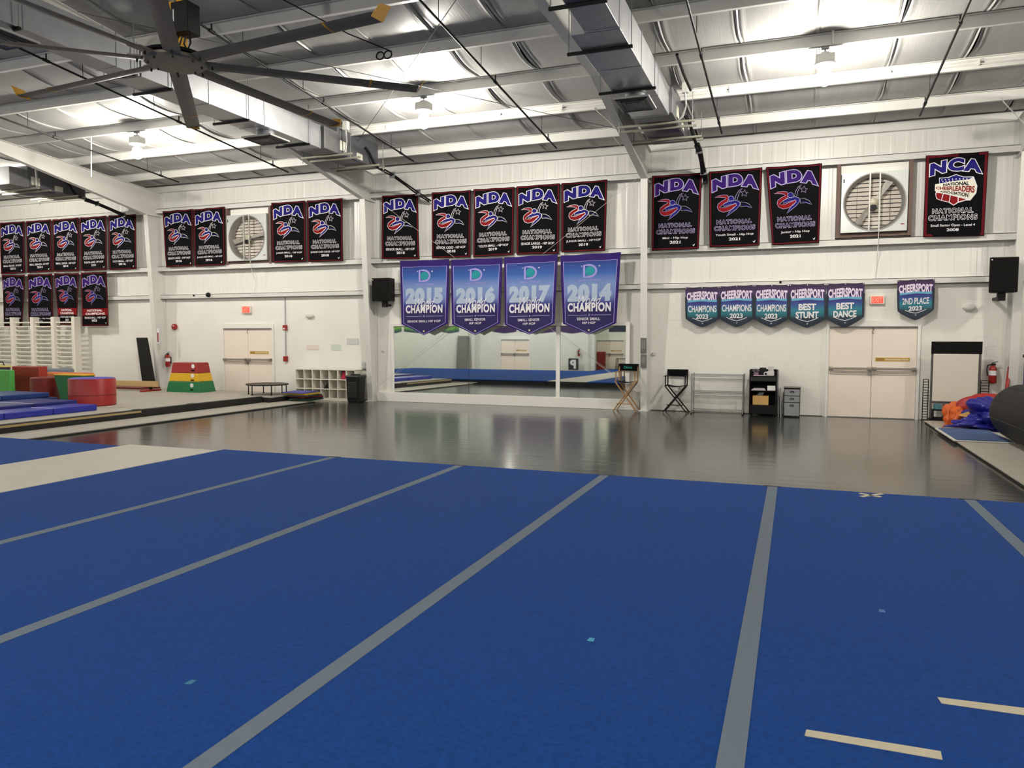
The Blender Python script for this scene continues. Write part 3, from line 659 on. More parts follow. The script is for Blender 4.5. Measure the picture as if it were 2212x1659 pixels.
MB().box(-13.30, -13.20, 8.6, 12.4, ZT-.06, ZT-.02).build('wooden_edge', mat('raw_wood_edge', (170,150,104), .7), t)
for yk in (12.3, 13.9): MB().box(-13.42, -13.2, yk, yk+.22, ZT-.02, ZT+.004).build('rail_clip', RAIL, t, bevel=.008)
t = thing('roll_mat', 'long pale roll out mat on the grey floor beside the platform', 'gym mat', (-12.7, 13, 0))
MB().box(-13.19, -12.2, 8.62, 16.38, 0, .022).build('mat_foam', RAIL, t)
MB().box(-13.19, -12.22, 8.62, 16.37, .022, .042).build('mat_cover', MGREY, t, bevel=.006)
MB().box(-12.98, -12.2, 16.385, 17.3, 0, .022).build('mat_foam', RAIL, t)
MB().box(-12.98, -12.22, 16.39, 17.28, .022, .042).build('mat_cover', MGREY, t, bevel=.006)
t = thing('roll_mat', 'short pale mat end at the left edge in front of the platform', 'gym mat', (-13, 8.7, 0))
MB().box(-16.5, -12.15, 8.25, 8.57, 0, .05).build('mat_foam', RAIL, t)
MB().box(-16.5, -12.17, 8.26, 8.565, .05, .064).build('mat_cover', MGREY, t, bevel=.006)
# ---------------- right hand mats
t = thing('roll_mat', 'pale roll out mat along the right side of the grey floor', 'gym mat', (3.6, 13, 0))
MB().box(2.60, 4.05, 7.6+.95, 17.85, 0, .024).build('mat_foam', RAIL, t)
MB().box(2.59, 4.06, 7.6+.95, 17.86, .024, .05).build('mat_cover', mat('pale_mat_right', (176,170,158), .65, noise=(2,.05)), t, bevel=.005)
t = thing('panel_mat', 'blue panel mat with pale rim lying before the fabric pile', 'gym mat', (3.3, 15.3, .05))
MB().box(2.53, 3.42, 14.36, 16.2, .05, .072).build('mat_rim', mat('pale_rim', (196,194,186), .6), t, bevel=.008)
MB().box(2.58, 3.38, 14.42, 16.15, .072, .085).build('mat_top', mat('slate_blue_carpet', (66,88,132), .9, noise=(40,.08)), t, bevel=.005)
# black inflatable barrel
t = thing('tumbling_barrel', 'big black padded tumbling barrel at the right edge', 'barrel', (3.66, 12.5, .05))
prof = [(.02,0),(.24,.015),(.37,.07),(.445,.18),(.475,.34),(.478,.5)]
bp = [(r, 15.25-h) for r, h in prof]+[(.478,10.4),(.44,10.2),(.1,10.1)]
cz = .05+.478
MB().lathe((3.62,0,cz), bp, 40, axis='y').build('barrel_cover', DARKV, t, smooth=True)
for k in range(10):
    a = 2*math.pi*(k+.3)/10; r = .479
    MB().tube([(3.62+(r if j else .44)*math.cos(a), [15.1,14.8,13,10.4][j], cz+(r if j else .44)*math.sin(a)) for j in range(4)], .006, 5).build('seam', mat('dark_seam', (8,8,8), .6), t)
# ================================================================== overhead things
def strap(b, x0, x1, y, z): return b
def duct(name, x1, secs, ya, yb, z0, z1, label, diffs):
    t = thing(name, label, 'duct', (x1-.35, (ya+yb)/2, z0), 'ventilation ducts under the roof')
    y = ya
    for x0, y0, y1 in secs:
        k = y0
        while k < y1-.05:
            e = min(k+1.5, y1)
            MB().box(x0, x1, k+.008, e-.008, z0, z1).build('duct_section', GALV, t, bevel=.006)
            MB().box(x0-.008, x1+.008, e-.016, e+.016, z0-.008, z1+.008).build('duct_flange', GALV, t)
            k = e
        k = y0+.6
        while k < y1:
            MB().box(x0-.22, x1+.05, k-.02, k+.02, z0-.045, z0-.005).build('hanger_bar', BLACKM, t)
            for xx in (x0-.2, x1+.03): MB().cyl((xx,k,z0-.03),(xx,k,zr(k)+.1), .006, 6).build('hanger_rod', GALVD, t)
            k += 1.9
    for xa, xb, y0, y1, zd in diffs:
        d = MB().box(xa-.02, xb+.02, y0-.02, y1+.02, zd-.012, zd+.02).build('diffuser', mat('diffuser_white', (170,170,166), .5), t, bevel=.004)
        MB().lathe(((xa+xb)/2,(y0+y1)/2,0), [(.2,zd+.02),(.17,z0+.01)], 16).build('diffuser_collar', GALV, t, smooth=True)
        n = 4
        for j in range(n):
            f = 1-.92*j/n; cx, cy = (xa+xb)/2, (y0+y1)/2; hx, hy = (xb-xa)/2*f, (y1-y0)/2*f
            b = MB(); q = .028
            zt = zd-.014-.006*j; zz = zd-.035+.0*j
            b.add([(cx-hx,cy-hy,zt),(cx+hx,cy-hy,zt),(cx+hx,cy+hy,zt),(cx-hx,cy+hy,zt),(cx-hx+q,cy-hy+q,zz),(cx+hx-q,cy-hy+q,zz),(cx+hx-q,cy+hy-q,zz),(cx-hx+q,cy+hy-q,zz)],
                  [(0,1,5,4),(1,2,6,5),(2,3,7,6),(3,0,4,7)])
            b.build('diffuser_vane', mat('diffuser_dark', (46,45,44), .5), d)
    return t
duct('air_duct', -2.3, [(-2.78,3.0,10.2),(-2.99,10.25,14.4)], 3, 14.4, 5.92, 6.42, 'grey sheet metal duct beside the middle roof beam, right of centre', [(-2.93,-2.37,12.68,13.4,5.76)])
duct('air_duct', -9.87, [(-10.29,3.0,9.4),(-10.46,9.45,14.3)], 3, 14.3, 5.92, 6.42, 'grey sheet metal duct running above the big fan at the left', [(-10.45,-9.78,12.5,13.08,5.76),(-10.35,-9.75,6.9,7.6,5.76)])
def unit(x0, x1, label, zb=5.93):
    t = thing('air_handler', label, 'air conditioner', ((x0+x1)/2, 15.5, zb), 'air handlers on hung steel rails')
    MB().box(x0, x1, 14.95, 16.75, zb+.04, zb+.62).build('cabinet', mat('unit_grey', (92,93,98), .45, .3), t, bevel=.015)
    MB().box(x0+.02, x1-.02, 14.98, 15.8, zb+.015, zb+.04).build('drain_pan', mat('pan_dark', (50,52,60), .35, .5), t, bevel=.006)
    MB().box(x0-.01, x1+.015, 14.42, 14.95, zb+.02, zb+.5).build('plenum', GALVD, t, bevel=.01)
    for y in (15.0, 15.35, 16.2, 16.45): MB().box(x0-.4, x1+.35, y-.02, y+.02, zb-.02, zb+.02).build('support_rail', mat('strut_galvanised', (168,166,150), .45, .5), t)
    for x in (x0-.36, x1+.31):
        for y in (15.0, 16.45): MB().cyl((x,y,zb-.12),(x,y,zr(y)+.1), .007, 6).build('threaded_rod', GALVD, t)
    MB().box(x1, x1+.012, 15.05, 15.3, zb+.12, zb+.34).build('label_plate', mat('paper_label', (206,204,190), .6), t)
    MB().box(x1, x1+.012, 15.75, 16.0, zb+.08, zb+.22).build('label_plate', MATS['paper_label'], t)
    MB().box(x1+.1, x1+.22, 15.0, 15.12, zb+.55, zb+.8).build('switch_box', LAMPW, t, bevel=.006)
    MB().tube([(x1+.16,15.06,zb+.55),(x1+.18,15.06,zb+.3),(x1+.10,15.12,zb+.12),(x1+.0,15.2,zb+.08)], .018, 8).build('flexible_conduit', LAMPW, t, smooth=True)
    MB().cyl((x1+.16,15.06,zb+.8),(x1+.16,15.06,zr(15)+.1), .02, 8).build('conduit', LAMPW, t)
    MB().tube([(x1+.02,16.1,zb+.42),(x1+.1,16.15,zb+.3),(x1+.16,16.25,zb+.08),(x1+.18,16.4,zb+.0),(x1+.18,16.7,zb-.03)], .035, 8).build('refrigerant_line', BLACK, t, smooth=True)
    return t
unit(-3.0, -2.25, 'grey air handler hung on steel rails above the middle column')
unit(-10.47, -9.85, 'grey air handler with labels hung left of the mirror bay')
unit(-20.9, -19.75, 'dark air handler half hidden behind the left roof beam', 5.82)
def bundle(name, label, pts, r, n=3):
    t = thing(name, label, 'pipe', pts[-1], 'black refrigerant pipe bundles')
    for k in range(n):
        o = Vector((.03*math.cos(k*2.1), 0, .03*math.sin(k*2.1)))
        MB().tube([Vector(p)+o*(1+.4*math.sin(i*2+k)) for i, p in enumerate(pts)], r, 8).build('insulated_line', BLACK, t, smooth=True)
    for i in (1, 3):
        if i < len(pts): p = Vector(pts[i]); MB().box(p.x-.07, p.x+.07, p.y-.015, p.y+.015, p.z-.07, p.z+.07).build('pipe_clamp', GALVD, t)
    return t
bundle('pipe_bundle', 'thick black pipes dropping from the middle air handler to the wall', [(-2.06,16.7,5.9),(-2.06,17.1,5.86),(-2.06,17.6,5.75),(-2.06,18.0,5.58),(-2.05,18.22,5.45),(-2.05,18.25,5.36)], .035)
bundle('pipe_bundle', 'thin black pipes from the left air handler to the first middle banner', [(-9.62,16.7,5.9),(-9.6,17.0,5.86),(-9.5,17.4,5.74),(-9.35,17.9,5.56),(-9.2,18.28,5.40)], .02)
bundle('pipe_bundle', 'long black pipes passing below the left roof beam to the banners', [(-19.6,16.6,5.80),(-19.6,17.0,5.74),(-19.58,17.5,5.64),(-19.56,17.9,5.54),(-19.55,18.22,5.46)], .03)
# small black service pipe with clamps beside the right duct
t = thing('service_pipe', 'black pipe hung beside the right duct under the purlins', 'pipe', (-1.95, 14.2, 6.4))
MB().tube([(-1.98,13.2,6.55),(-1.97,13.9,6.47),(-1.93,14.6,6.38)], .028, 8).build('insulated_line', BLACK, t, smooth=True)
MB().tube([(-1.93,14.6,6.38),(-1.8,14.7,6.36),(-1.7,14.75,6.42)], .01, 6).build('cord', LAMPW, t)
# sprinkler pipes
for i, px in enumerate((-16.1,-12.45,-8.8,-5.16,-1.54,2.15)):
    nm = ['left of the left exit doors','over the shelf at the left','crossing the right blades of the big fan','between the big fan and the middle beam','just right of the middle duct','over the right bay beside the lamp'][i]
    t = thing('sprinkler_pipe', 'thin black sloping sprinkler pipe ' + nm, 'pipe', (px, 11, zr(11)-.33), 'sprinkler pipes under the roof')
    zp = lambda y: 5.9+SL*(D-y)
    MB().cyl((px,2.5,zp(2.5)),(px,16.62,zp(16.62)), .019, 10).build('pipe_run', BLACKM, t, smooth=True)
    for y in (16.0, 12.9, 9.85, 6.8, 3.7):
        MB().cyl((px,y-.06,zp(y-.06)),(px,y+.06,zp(y+.06)), .029, 10).build('coupling', BLACKM, t, smooth=True)
        MB().cyl((px,y,zp(y)),(px,y,zp(y)+.12), .013, 8).build('sprinkler_head', BLACKM, t)
        ya = min(PY, key=lambda q: abs(q-y)); MB().cyl((px,ya,zp(ya)),(px,ya,zr(ya)+.02), .006, 6).build('hanger_rod', BLACKM, t)
# diagonal roof brace cables, conduits on purlins
for i, (a, b, nm) in enumerate((((-10.9,16.9),(-3.5,9.2),'middle bay, first diagonal'), ((-3.5,16.9),(-10.9,9.2),'middle bay, second diagonal'))):
    tag(MB().cyl((a[0],a[1],zr(a[1])-.03),(b[0],b[1],zr(b[1])-.03), .007, 6).build('brace_cable', GALVD), 'thin steel brace cable across the roof of the '+nm, 'cable', 'roof brace cables')
wb = 'thin wall brace cable from the '
for a, b, nm in (((-10.85,5.6),(-3.55,.40),'left column top down over the mirrors'), ((-3.55,5.6),(-10.85,.40),'right column top down over the mirrors')):
    tag(MB().cyl((a[0],D-.43,a[1]),(b[0],D-.17,b[1]), .004, 6).build('brace_cable', mat('cable_pale', (190,188,182), .5)), wb+nm, 'cable', 'wall brace cables')
for i, (xa, xb, nm) in enumerate(((-3.3,4.15,'right bay'), (-10.9,-3.5,'middle bay'))):
    t = thing('conduit_run', 'pair of white electrical conduits along a purlin of the '+nm, 'conduit', ((xa+xb)/2, PY[1], zr(PY[1])+.2), 'conduits on the purlins')
    for dz in (.09, .15): MB().cyl((xa,PY[1]-.03,zr(PY[1])+dz),(xb,PY[1]-.03,zr(PY[1])+dz), .013, 8).build('conduit', STEELW, t)
    k = xa+.6
    while k < xb: MB().box(k-.015, k+.015, PY[1]-.05, PY[1]-.01, zr(PY[1])+.07, zr(PY[1])+.17).build('conduit_strap', STEELW, t); k += 1.4
t = thing('drop_conduit', 'white conduit dropping past a purlin to the lamp of the right bay', 'conduit', (.5, PY[2]-.1, zr(PY[2])))
MB().tube([(.47,PY[2]-.1,zr(PY[2])+.0),(.46,PY[2]-.14,zr(PY[2])+.3),(.44,PY[2]-.14,zr(PY[2])+.5)], .02, 8).build('conduit', STEELW, t)
tag(MB().cyl(onplane(197,283,1,14.03),onplane(197,382,1,14.03), .012, 8).build('pull_rod', mat('white_rod', (226,224,214), .5)), 'thin white rod hanging in front of the left roof beam', 'rod')
p = onplane(832,120,1,10.95)
t = thing('cable_coil', 'small coil of black cable on a purlin above the big fan', 'cable', p)
for dx in (-.08, .06): MB().tube([(p.x+dx+.07*math.cos(a*.5236), p.y-.02, p.z+.06*math.sin(a*.5236)) for a in range(13)], .012, 6).build('loop', BLACK, t)
MB().tube([(p.x+.12,p.y,p.z+.05),(p.x-.3,p.y-.6,p.z+.16),(p.x-.9,p.y-1.6,p.z+.42)], .009, 6).build('cable_tail', BLACK, t)
# ---------------- big ceiling fan
FC = Vector((-7.13, 7.35, 5.1)); YT = mat('fan_tip_amber', (186,140,52), .5)
t = thing('ceiling_fan', 'huge eight bladed grey ceiling fan with yellow motor mount', 'ceiling fan', FC)
def blade_sec(r, a, w, th, tilt):
    d = Vector((math.cos(a), math.sin(a), 0)); n = Vector((-math.sin(a), math.cos(a), 0)); z = Vector((0,0,1))
    n2 = n*math.cos(tilt)+z*math.sin(tilt); z2 = n2.cross(d)*-1
    return [FC+d*r+n2*(w*x)+z2*(th*y) for x, y in ((-.5,0),(-.32,.35),(0,.5),(.3,.3),(.5,0),(.25,-.12),(-.2,-.22))]
for k in range(8):
    a = math.radians(-5.5+45*k); R0, R1, RM = .36, 2.98, 2.35
    b = MB(); vs_ = []
    for r in (R0, 1.2, RM, R1): vs_ += blade_sec(r, a, .205, .06, math.radians(-9))
    fs_ = [tuple(range(6,-1,-1)), tuple(range(21,28))]
    for i in range(3): fs_ += [(i*7+j, i*7+(j+1)%7, (i+1)*7+(j+1)%7, (i+1)*7+j) for j in range(7)]
    bl = b.add(vs_, fs_).build('blade', ALU, t, smooth=True)
    b = MB(); p0 = blade_sec(RM-.015, a, .218, .075, math.radians(-9)); p1 = blade_sec(RM+.015, a, .218, .075, math.radians(-9))
    b.add(p0+p1, [tuple(range(6,-1,-1)), tuple(range(7,14))]+[(j, (j+1)%7, 7+(j+1)%7, 7+j) for j in range(7)]).build('blade_band', YT, bl)
    d = Vector((math.cos(a), math.sin(a), 0)); n = Vector((-math.sin(a), math.cos(a), 0)); z = Vector((0,0,1))
    q = FC+d*R1
    b = MB(); P = [q-n*.10-z*.03, q+n*.10-z*.02, q+n*.11+d*.10+z*.13, q-n*.06+d*.08+z*.10]
    b.add(P+[v+d*.012 for v in P], [(0,1,2,3),(7,6,5,4),(0,4,5,1),(1,5,6,2),(2,6,7,3),(3,7,4,0)]).build('winglet', YT, bl)
    MB().bar(FC+d*.16+z*.02, FC+d*.52+z*.02, .07, .03).build('blade_mount', mat('hub_grey', (110,106,98), .45, .4), t)
    for rr in (.30, .42): MB().cyl(FC+d*rr-z*.045, FC+d*rr+z*.01, .012, 6).build('bolt', BLACKM, bl)
MB().lathe(FC, [(.10,-.035),(.34,-.03),(.36,-.01),(.36,.02),(.33,.035),(.08,.045)], 24).build('hub_plate', MATS['hub_grey'], t, smooth=True)
MB().lathe(FC+Vector((0,0,.05)), [(.36,0),(.37,.015),(.36,.03)], 24).build('safety_ring', BLACKM, t, smooth=True)
MB().lathe(FC, [(.07,.04),(.075,.18),(.12,.19),(.12,.26),(.10,.27),(.10,.36),(.125,.38),(.125,.47)], 18).build('motor', mat('motor_grey', (120,118,116), .45, .5), t, smooth=True)
MB().box(FC.x+.08, FC.x+.16, FC.y-.05, FC.y+.05, FC.z+.05, FC.z+.75).build('mount_post', YELLOW, t, bevel=.008)
MB().prism([(FC.x-.16,FC.z+.47),(FC.x+.16,FC.z+.47),(FC.x+.2,FC.z+.56),(FC.x+.1,FC.z+.66),(FC.x-.1,FC.z+.66),(FC.x-.2,FC.z+.56)], FC.y-.12, FC.y+.12, 'xz').build('mount_bracket', YELLOW, t, bevel=.008)
MB().cyl(FC+Vector((0,0,.66)), FC+Vector((0,0,zr(YR)-5.1)), .05, 14).build('down_rod', mat('rod_grey', (130,128,122), .5, .4), t, smooth=True)
MB().box(FC.x+.10, FC.x+.35, FC.y-.16, FC.y+.06, FC.z+.27, FC.z+.63).build('controller_box', BLACK, t, bevel=.015)
MB().box(FC.x+.14, FC.x+.155, FC.y-.165, FC.y-.158, FC.z+.40, FC.z+.54).build('indicator_label', PRW, t)
MB().tube([(FC.x+.23,FC.y-.05,FC.z+.29),(FC.x+.20,FC.y-.06,FC.z+.17),(FC.x+.25,FC.y-.06,FC.z+.09),(FC.x+.30,FC.y-.06,FC.z+.17),(FC.x+.28,FC.y-.05,FC.z+.28)], .011, 6).build('power_cord', BLACK, t)
MB().tube([(FC.x+.13,FC.y-.06,FC.z+.29),(FC.x+.07,FC.y-.07,FC.z+.19),(FC.x+.13,FC.y-.07,FC.z+.14),(FC.x+.18,FC.y-.06,FC.z+.27)], .009, 6).build('power_cord', BLACK, t)
for k in range(4):
    a = math.radians(40+90*k); e = FC+Vector((2.2*math.cos(a), 2.2*math.sin(a), 0)); e.z = zr(e.y)
    MB().cyl(FC+Vector((0,0,.8)), e, .005, 6).build('guy_wire', GALVD, t)
# ================================================================== things on the far wall
RUST = mat('rust_brown_paint', (104,82,74), .7, noise=(6,.1))
def wall_fan(x0, x1, z0, z1, label, bang):
    cx, cz = (x0+x1)/2, (z0+z1)/2; t = thing('wall_fan', label, 'wall fan', (cx, D-.2, z0), 'wall fans')
    R = min(x1-x0, z1-z0)*.472; yf = D-.30; n = 40
    b = MB()
    inner = [(cx+R*math.cos(2*math.pi*k/n), cz+R*math.sin(2*math.pi*k/n)) for k in range(n)]
    outer = []
    for k in range(n):
        c_, s_ = math.cos(2*math.pi*k/n), math.sin(2*math.pi*k/n); m_ = max(abs(c_), abs(s_)); outer.append((cx+c_/m_*(x1-x0)/2, cz+s_/m_*(z1-z0)/2))
    # square the corners
    vs_ = [(x,yf,z) for x, z in outer]+[(x,yf,z) for x, z in inner]+[(x,yf+.2,z) for x, z in outer]+[(x,yf+.22,z) for x, z in inner]
    fs_ = []
    for k in range(n):
        j = (k+1) % n; fs_ += [(k,j,n+j,n+k), (k,2*n+k,2*n+j,j), (n+k,n+j,3*n+j,3*n+k)]
    b.add(vs_, fs_).build('housing', mat('fan_galvanised', (196,200,196), .42, .35, noise=(3,.06)), t)
    MB().lathe((cx,yf,cz), [(R+.03,0),(R+.03,-.025),(R-.0,-.03),(R-.03,.05),(R-.03,.2)], n, axis='y').build('orifice_ring', mat('fan_ring_grey', (138,136,132), .5, .4), t, smooth=True) if False else None
    b = MB(); prof = [(R+.02,-.012),(R-.005,-.012),(R-.05,.09),(R-.05,.2)]; vs_ = []; fs_ = []
    for r, h in prof: vs_ += [(cx+r*math.cos(2*math.pi*k/n), yf+h, cz+r*math.sin(2*math.pi*k/n)) for k in range(n)]
    for i in range(3): fs_ += [(i*n+k, i*n+(k+1)%n, (i+1)*n+(k+1)%n, (i+1)*n+k) for k in range(n)]
    b.add(vs_, fs_).build('orifice_ring', mat('fan_ring_grey', (138,136,132), .5, .4), t, smooth=True)
    SLT = mat('louver_slat', (204,196,186), .5); zz = z0+.08
    MB().box(x0+.02, x1-.02, D-.045, D-.04, z0+.02, z1-.02).build('shutter_back', mat('shutter_dark', (70,64,60), .7), t)
    while zz < z1-.08:
        MB().hexa([(x0+.05,D-.085,zz),(x1-.05,D-.085,zz),(x1-.05,D-.055,zz+.012),(x0+.05,D-.055,zz+.012),(x0+.05,D-.085,zz+.008),(x1-.05,D-.085,zz+.008),(x1-.05,D-.05,zz+.078),(x0+.05,D-.05,zz+.078)]).build('louver_slat', SLT, t)
        zz += .092
    for dx in (-.09, .105): MB().box(cx+dx-.014, cx+dx+.014, yf-.02, yf+.02, z0+.01, z1-.01).build('support_strut', mat('strut_pale', (186,184,178), .45, .4), t)
    for dx in (-.33,.33): MB().cyl((cx+dx,D-.1,z0+.1),(cx+dx,D-.1,z1-.1), .004, 6).build('shutter_rod', GALVD, t)
    for k in range(2):
        a = math.radians(bang)+math.pi*k; u = Vector((math.cos(a),0,math.sin(a))); v = Vector((-math.sin(a),0,math.cos(a)))
        c0 = Vector((cx,yf+.09,cz)); w = .075; tw = Vector((0,.035,0))
        P = [c0+u*.08-v*w*.5-tw*.4, c0+u*.08+v*w*.5+tw*.4, c0+u*R*.86+v*w*1.25+tw, c0+u*R*.9-v*w*.55-tw]
        MB().hexa(P+[q+Vector((0,-.008,0)) for q in P]).build('fan_blade', mat('fan_blade_pale', (176,172,164), .45, .35), t)
    MB().lathe((cx,yf+.10,cz), [(.03,-.09),(.09,-.07),(.095,-.0),(.07,.05)], 20, axis='y').build('hub', mat('fan_hub', (176,170,150), .5, .3), t, smooth=True)
    MB().cyl((cx-.01,yf+.12,cz-.12),(cx-.01,yf+.02,cz-.12), .07, 14).build('motor', BLACK, t, smooth=True)
    MB().box(x0-.10, x0-.02, D-.23, D-.03, z0-.1, 5.58).build('jamb', RUST, t)
    MB().box(x1+.02, x1+.10, D-.23, D-.03, z0-.1, 5.58).build('jamb', RUST, t)
    MB().box(x0-.02, x1+.02, D-.10, D-.04, z1+.01, 5.57).build('infill_panel', WHITE, t)
    MB().box(x0-.02, x1+.02, D-.2, D-.04, z0-.09, z0-.01).build('sill', RUST, t)
    MB().tube([(cx+.11,yf-.01,z0+.05),(cx+.105,D-.24,3.75),(cx+.11,D-.06,3.4),(cx+.08,D-.1,3.1)], .008, 6).build('power_cord', LAMPW, t)
    MB().box(x0+.03, x0+.055, yf-.003, yf, z1-.2, z1-.12).build('label', PRBLK, t)
    MB().box(x1-.12, x1-.05, yf-.003, yf, z0+.13, z0+.15).build('label', PRRED, t)
wall_fan(.88, 2.18, 4.08, 5.36, 'square wall fan with two blades between the right hand banners', 52)
wall_fan(-15.86, -14.43, 4.02, 5.36, 'square wall fan between black banners above the left exit doors', 8)
# loudspeakers
def speaker(x0, x1, z0, z1, y, label):
    t = thing('loudspeaker', label, 'loudspeaker', ((x0+x1)/2, D-.2, z0-.18), 'black wall loudspeakers')
    MB().prism([(x0,y-.34),(x1,y-.34),(x1-.04,y),(x0+.1,y)], z0, z1, 'xy').build('cabinet', BLACK, t, bevel=.015)
    MB().box(x0+.015, x1-.015, y-.352, y-.34, z0+.02, z1-.02).build('grille', mat('speaker_grille', (12,12,11), .8, spec=.2, bump=(160,.6)), t, bevel=.004)
    MB().box((x0+x1)/2-.06, (x0+x1)/2+.08, y-.2, y-.08, z0-.16, z0).build('bracket', BLACKM, t, bevel=.01)
    MB().bar(((x0+x1)/2+.02,y-.14,z0-.1),((x0+x1)/2+.02,D-.02,z0-.1), .06, .06).build('wall_arm', BLACKM, t)
    MB().cyl((x0+.04,y-.356,z1-.05),(x0+.04,y-.35,z1-.05), .012, 10).build('badge', CHROME, t)
q0, q1 = W(803,601,.5), W(843,650,.5); speaker(q0.x, q1.x, q1.z, q0.z, D-.17, 'black loudspeaker on the column left of the blue pennants')
q0, q1 = W(2138,556,.86), W(2199,631,.86); speaker(q0.x, q1.x, q1.z, q0.z, D-.52, 'black loudspeaker on the wall at the right edge')
# exit signs, emergency lamps
SIGNR = mat('exit_red_lit', (255,58,52), .4, emit=1.1)
def exit_sign(px, label):
    (x0,y0),(x1,y1) = px; a, b = W(x0,y0,.07), W(x1,y1,.07)
    t = thing('exit_sign', label, 'exit sign', ((a.x+b.x)/2, D-.05, b.z), 'lit exit signs')
    MB().box(a.x, b.x, D-.07, D, b.z, a.z).build('housing', mat('sign_white', (224,214,200), .5), t, bevel=.01)
    pl = MB().box(a.x+.035, b.x-.035, D-.076, D-.068, b.z+.025, a.z-.02).build('lit_panel', SIGNR, t)
    flat_text('lettering', 'EXIT', a.x+.045, b.x-.045, b.z+.04, a.z-.035, D-.078, mat('exit_letter', (255,120,96), .5, emit=.9), pl, .03)
exit_sign(((1879,639),(1911,657)), 'red lit exit sign over the white doors at the right')
exit_sign(((521,661),(541,677)), 'red lit exit sign over the double doors at the left')
for (a, b, lb) in (((2080,657),(2109,671),'white oval emergency lamp left of the right loudspeaker'), ((659,678),(676,687),'white oval emergency lamp above the shoe shelf')):
    p, q = W(*a, .06), W(*b, .06); t = thing('emergency_lamp', lb, 'emergency lamp', ((p.x+q.x)/2, D-.05, q.z), 'emergency lamps')
    cx, cz, rx, rz = (p.x+q.x)/2, (p.z+q.z)/2, (q.x-p.x)/2, (p.z-q.z)/2
    b2 = MB(); n = 20; vs_ = []; fs_ = []
    for sc, h in ((1,0),(1,.05),(.85,.085),(.5,.1)): vs_ += [(cx+rx*sc*math.cos(2*math.pi*k/n), D-h, cz+rz*sc*math.sin(2*math.pi*k/n)) for k in range(n)]
    for i in range(3): fs_ += [(i*n+k, i*n+(k+1)%n, (i+1)*n+(k+1)%n, (i+1)*n+k) for k in range(n)]
    b2.add(vs_, fs_+[tuple(range(3*n,4*n))]).build('lens', LAMPW, t, smooth='all')
    MB().box(cx-rx*.5, cx+rx*.5, D-.03, D, cz-rz*1.25, cz-rz*.8).build('base', LAMPW, t, bevel=.005)
# alarm horn, pull stations, cameras, sensors, dispensers
p = W(376,706,.05); t = thing('alarm_horn', 'red round fire alarm horn on the wall at the left', 'alarm', (p.x, D-.03, p.z-.1))
MB().lathe((p.x,D,p.z), [(.09,0),(.10,-.03),(.09,-.07),(.03,-.08)], 16, axis='y').build('horn_body', REDP, t, smooth=True)
MB().box(p.x-.02, p.x+.02, D-.085, D-.07, p.z+.01, p.z+.05).build('strobe', PRW, t)
t = thing('alarm_conduit', 'grey conduit with two red fire alarm boxes right of the left doors', 'alarm', (-13.97, D-.02, 1.0))
pa, pb, pc = W(615,634,.03), W(616,708,.03), W(616,775,.03)
MB().cyl((pa.x,D-.03,2.95),(pa.x,D-.03,pc.z), .014, 8).build('conduit', GALV, t)
for q in (pb, pc): MB().box(pa.x-.06, pa.x+.06, D-.08, D, q.z-.075, q.z+.075).build('alarm_box', REDP, t, bevel=.008)
MB().box(pa.x-.03, pa.x+.02, D-.09, D-.08, pb.z-.05, pb.z-.0).build('strobe', PRW, t)
for (x, y, r, lb) in ((450,637,.075,'dark dome camera on the lower girt at the left'), (418,638,.03,'tiny camera left of the dark dome camera'), (1686,609,.03,'tiny camera above the shield banners')):
    p = W(x, y, .16); t = thing('camera_unit', lb, 'camera', (p.x, D-.14, p.z-r), 'small wall cameras')
    MB().lathe((p.x,D-.13,p.z), [(r*.9,0),(r,-r*.5),(r*.75,-r*1.1),(r*.3,-r*1.3)], 14, axis='y').build('lens_body', BLACK, t, smooth='all')
    MB().box(p.x-r*1.1, p.x+r*1.1, D-.135, D-.125, p.z-r*1.3, p.z+r*1.1).build('mount', LAMPW, t, bevel=.004)
for (x, y, lb) in ((1412,764,'small white wall sensor right of the middle column'), (828,759,'small white wall sensor left of the mirrors')):
    p = W(x, y, .03); t = thing('wall_sensor', lb, 'sensor', (p.x, D-.03, p.z-.03), 'small wall sensors')
    MB().box(p.x-.05, p.x+.05, D-.045, D+.0, p.z-.04, p.z+.03).build('case', LAMPW, t, bevel=.008); MB().cyl((p.x-.02,D-.047,p.z+.005),(p.x-.02,D-.043,p.z+.005), .012, 10).build('eye', BLACK, t)
p, q = W(782,782,.1), W(792,799,.1); t = thing('soap_dispenser', 'grey hand sanitizer dispenser above the black bin', 'dispenser', ((p.x+q.x)/2, D-.08, q.z))
MB().box(p.x, q.x, D-.13, D, q.z+.02, p.z).build('case', mat('dispenser_grey', (186,188,184), .4), t, bevel=.02); MB().box(p.x+.03, q.x-.03, D-.14, D-.09, q.z-.02, q.z+.05).build('nozzle', GALVD, t, bevel=.01)
t = thing('pocket_holder', 'two grey paper pockets one above the other on the middle column', 'holder', (-3.44, D-.36, 1.05))
for y0, y1 in ((730,763),(766,794)):
    a, b = W(1384,y0,.42), W(1396,y1,.42); o = MB().box(a.x, b.x, D-.425, D-.385, b.z, a.z).build('pocket', mat('pocket_grey', (98,96,95), .4), t, bevel=.004)
    MB().box(a.x+.02, b.x-.02, D-.429, D-.425, b.z+.1, a.z-.05).build('sheet', mat('sheet_grey', (122,120,118), .5), o)
for i, (x0, y0, x1, y1) in enumerate(((662,745,688,756),(715,744,736,757),(749,731,774,744))):
    a, b = W(x0,y0,.01), W(x1,y1,.01)
    tag(MB().box(a.x, b.x, D-.008, D, b.z, a.z).build('wall_notice', mat('notice_%s' % 'abc'[i], [(226,212,204),(206,216,206),(204,206,200)][i], .6)), ['pale pink notice','pale green notice','pale grey notice'][i]+' on the wall above the shoe shelf', 'notice')
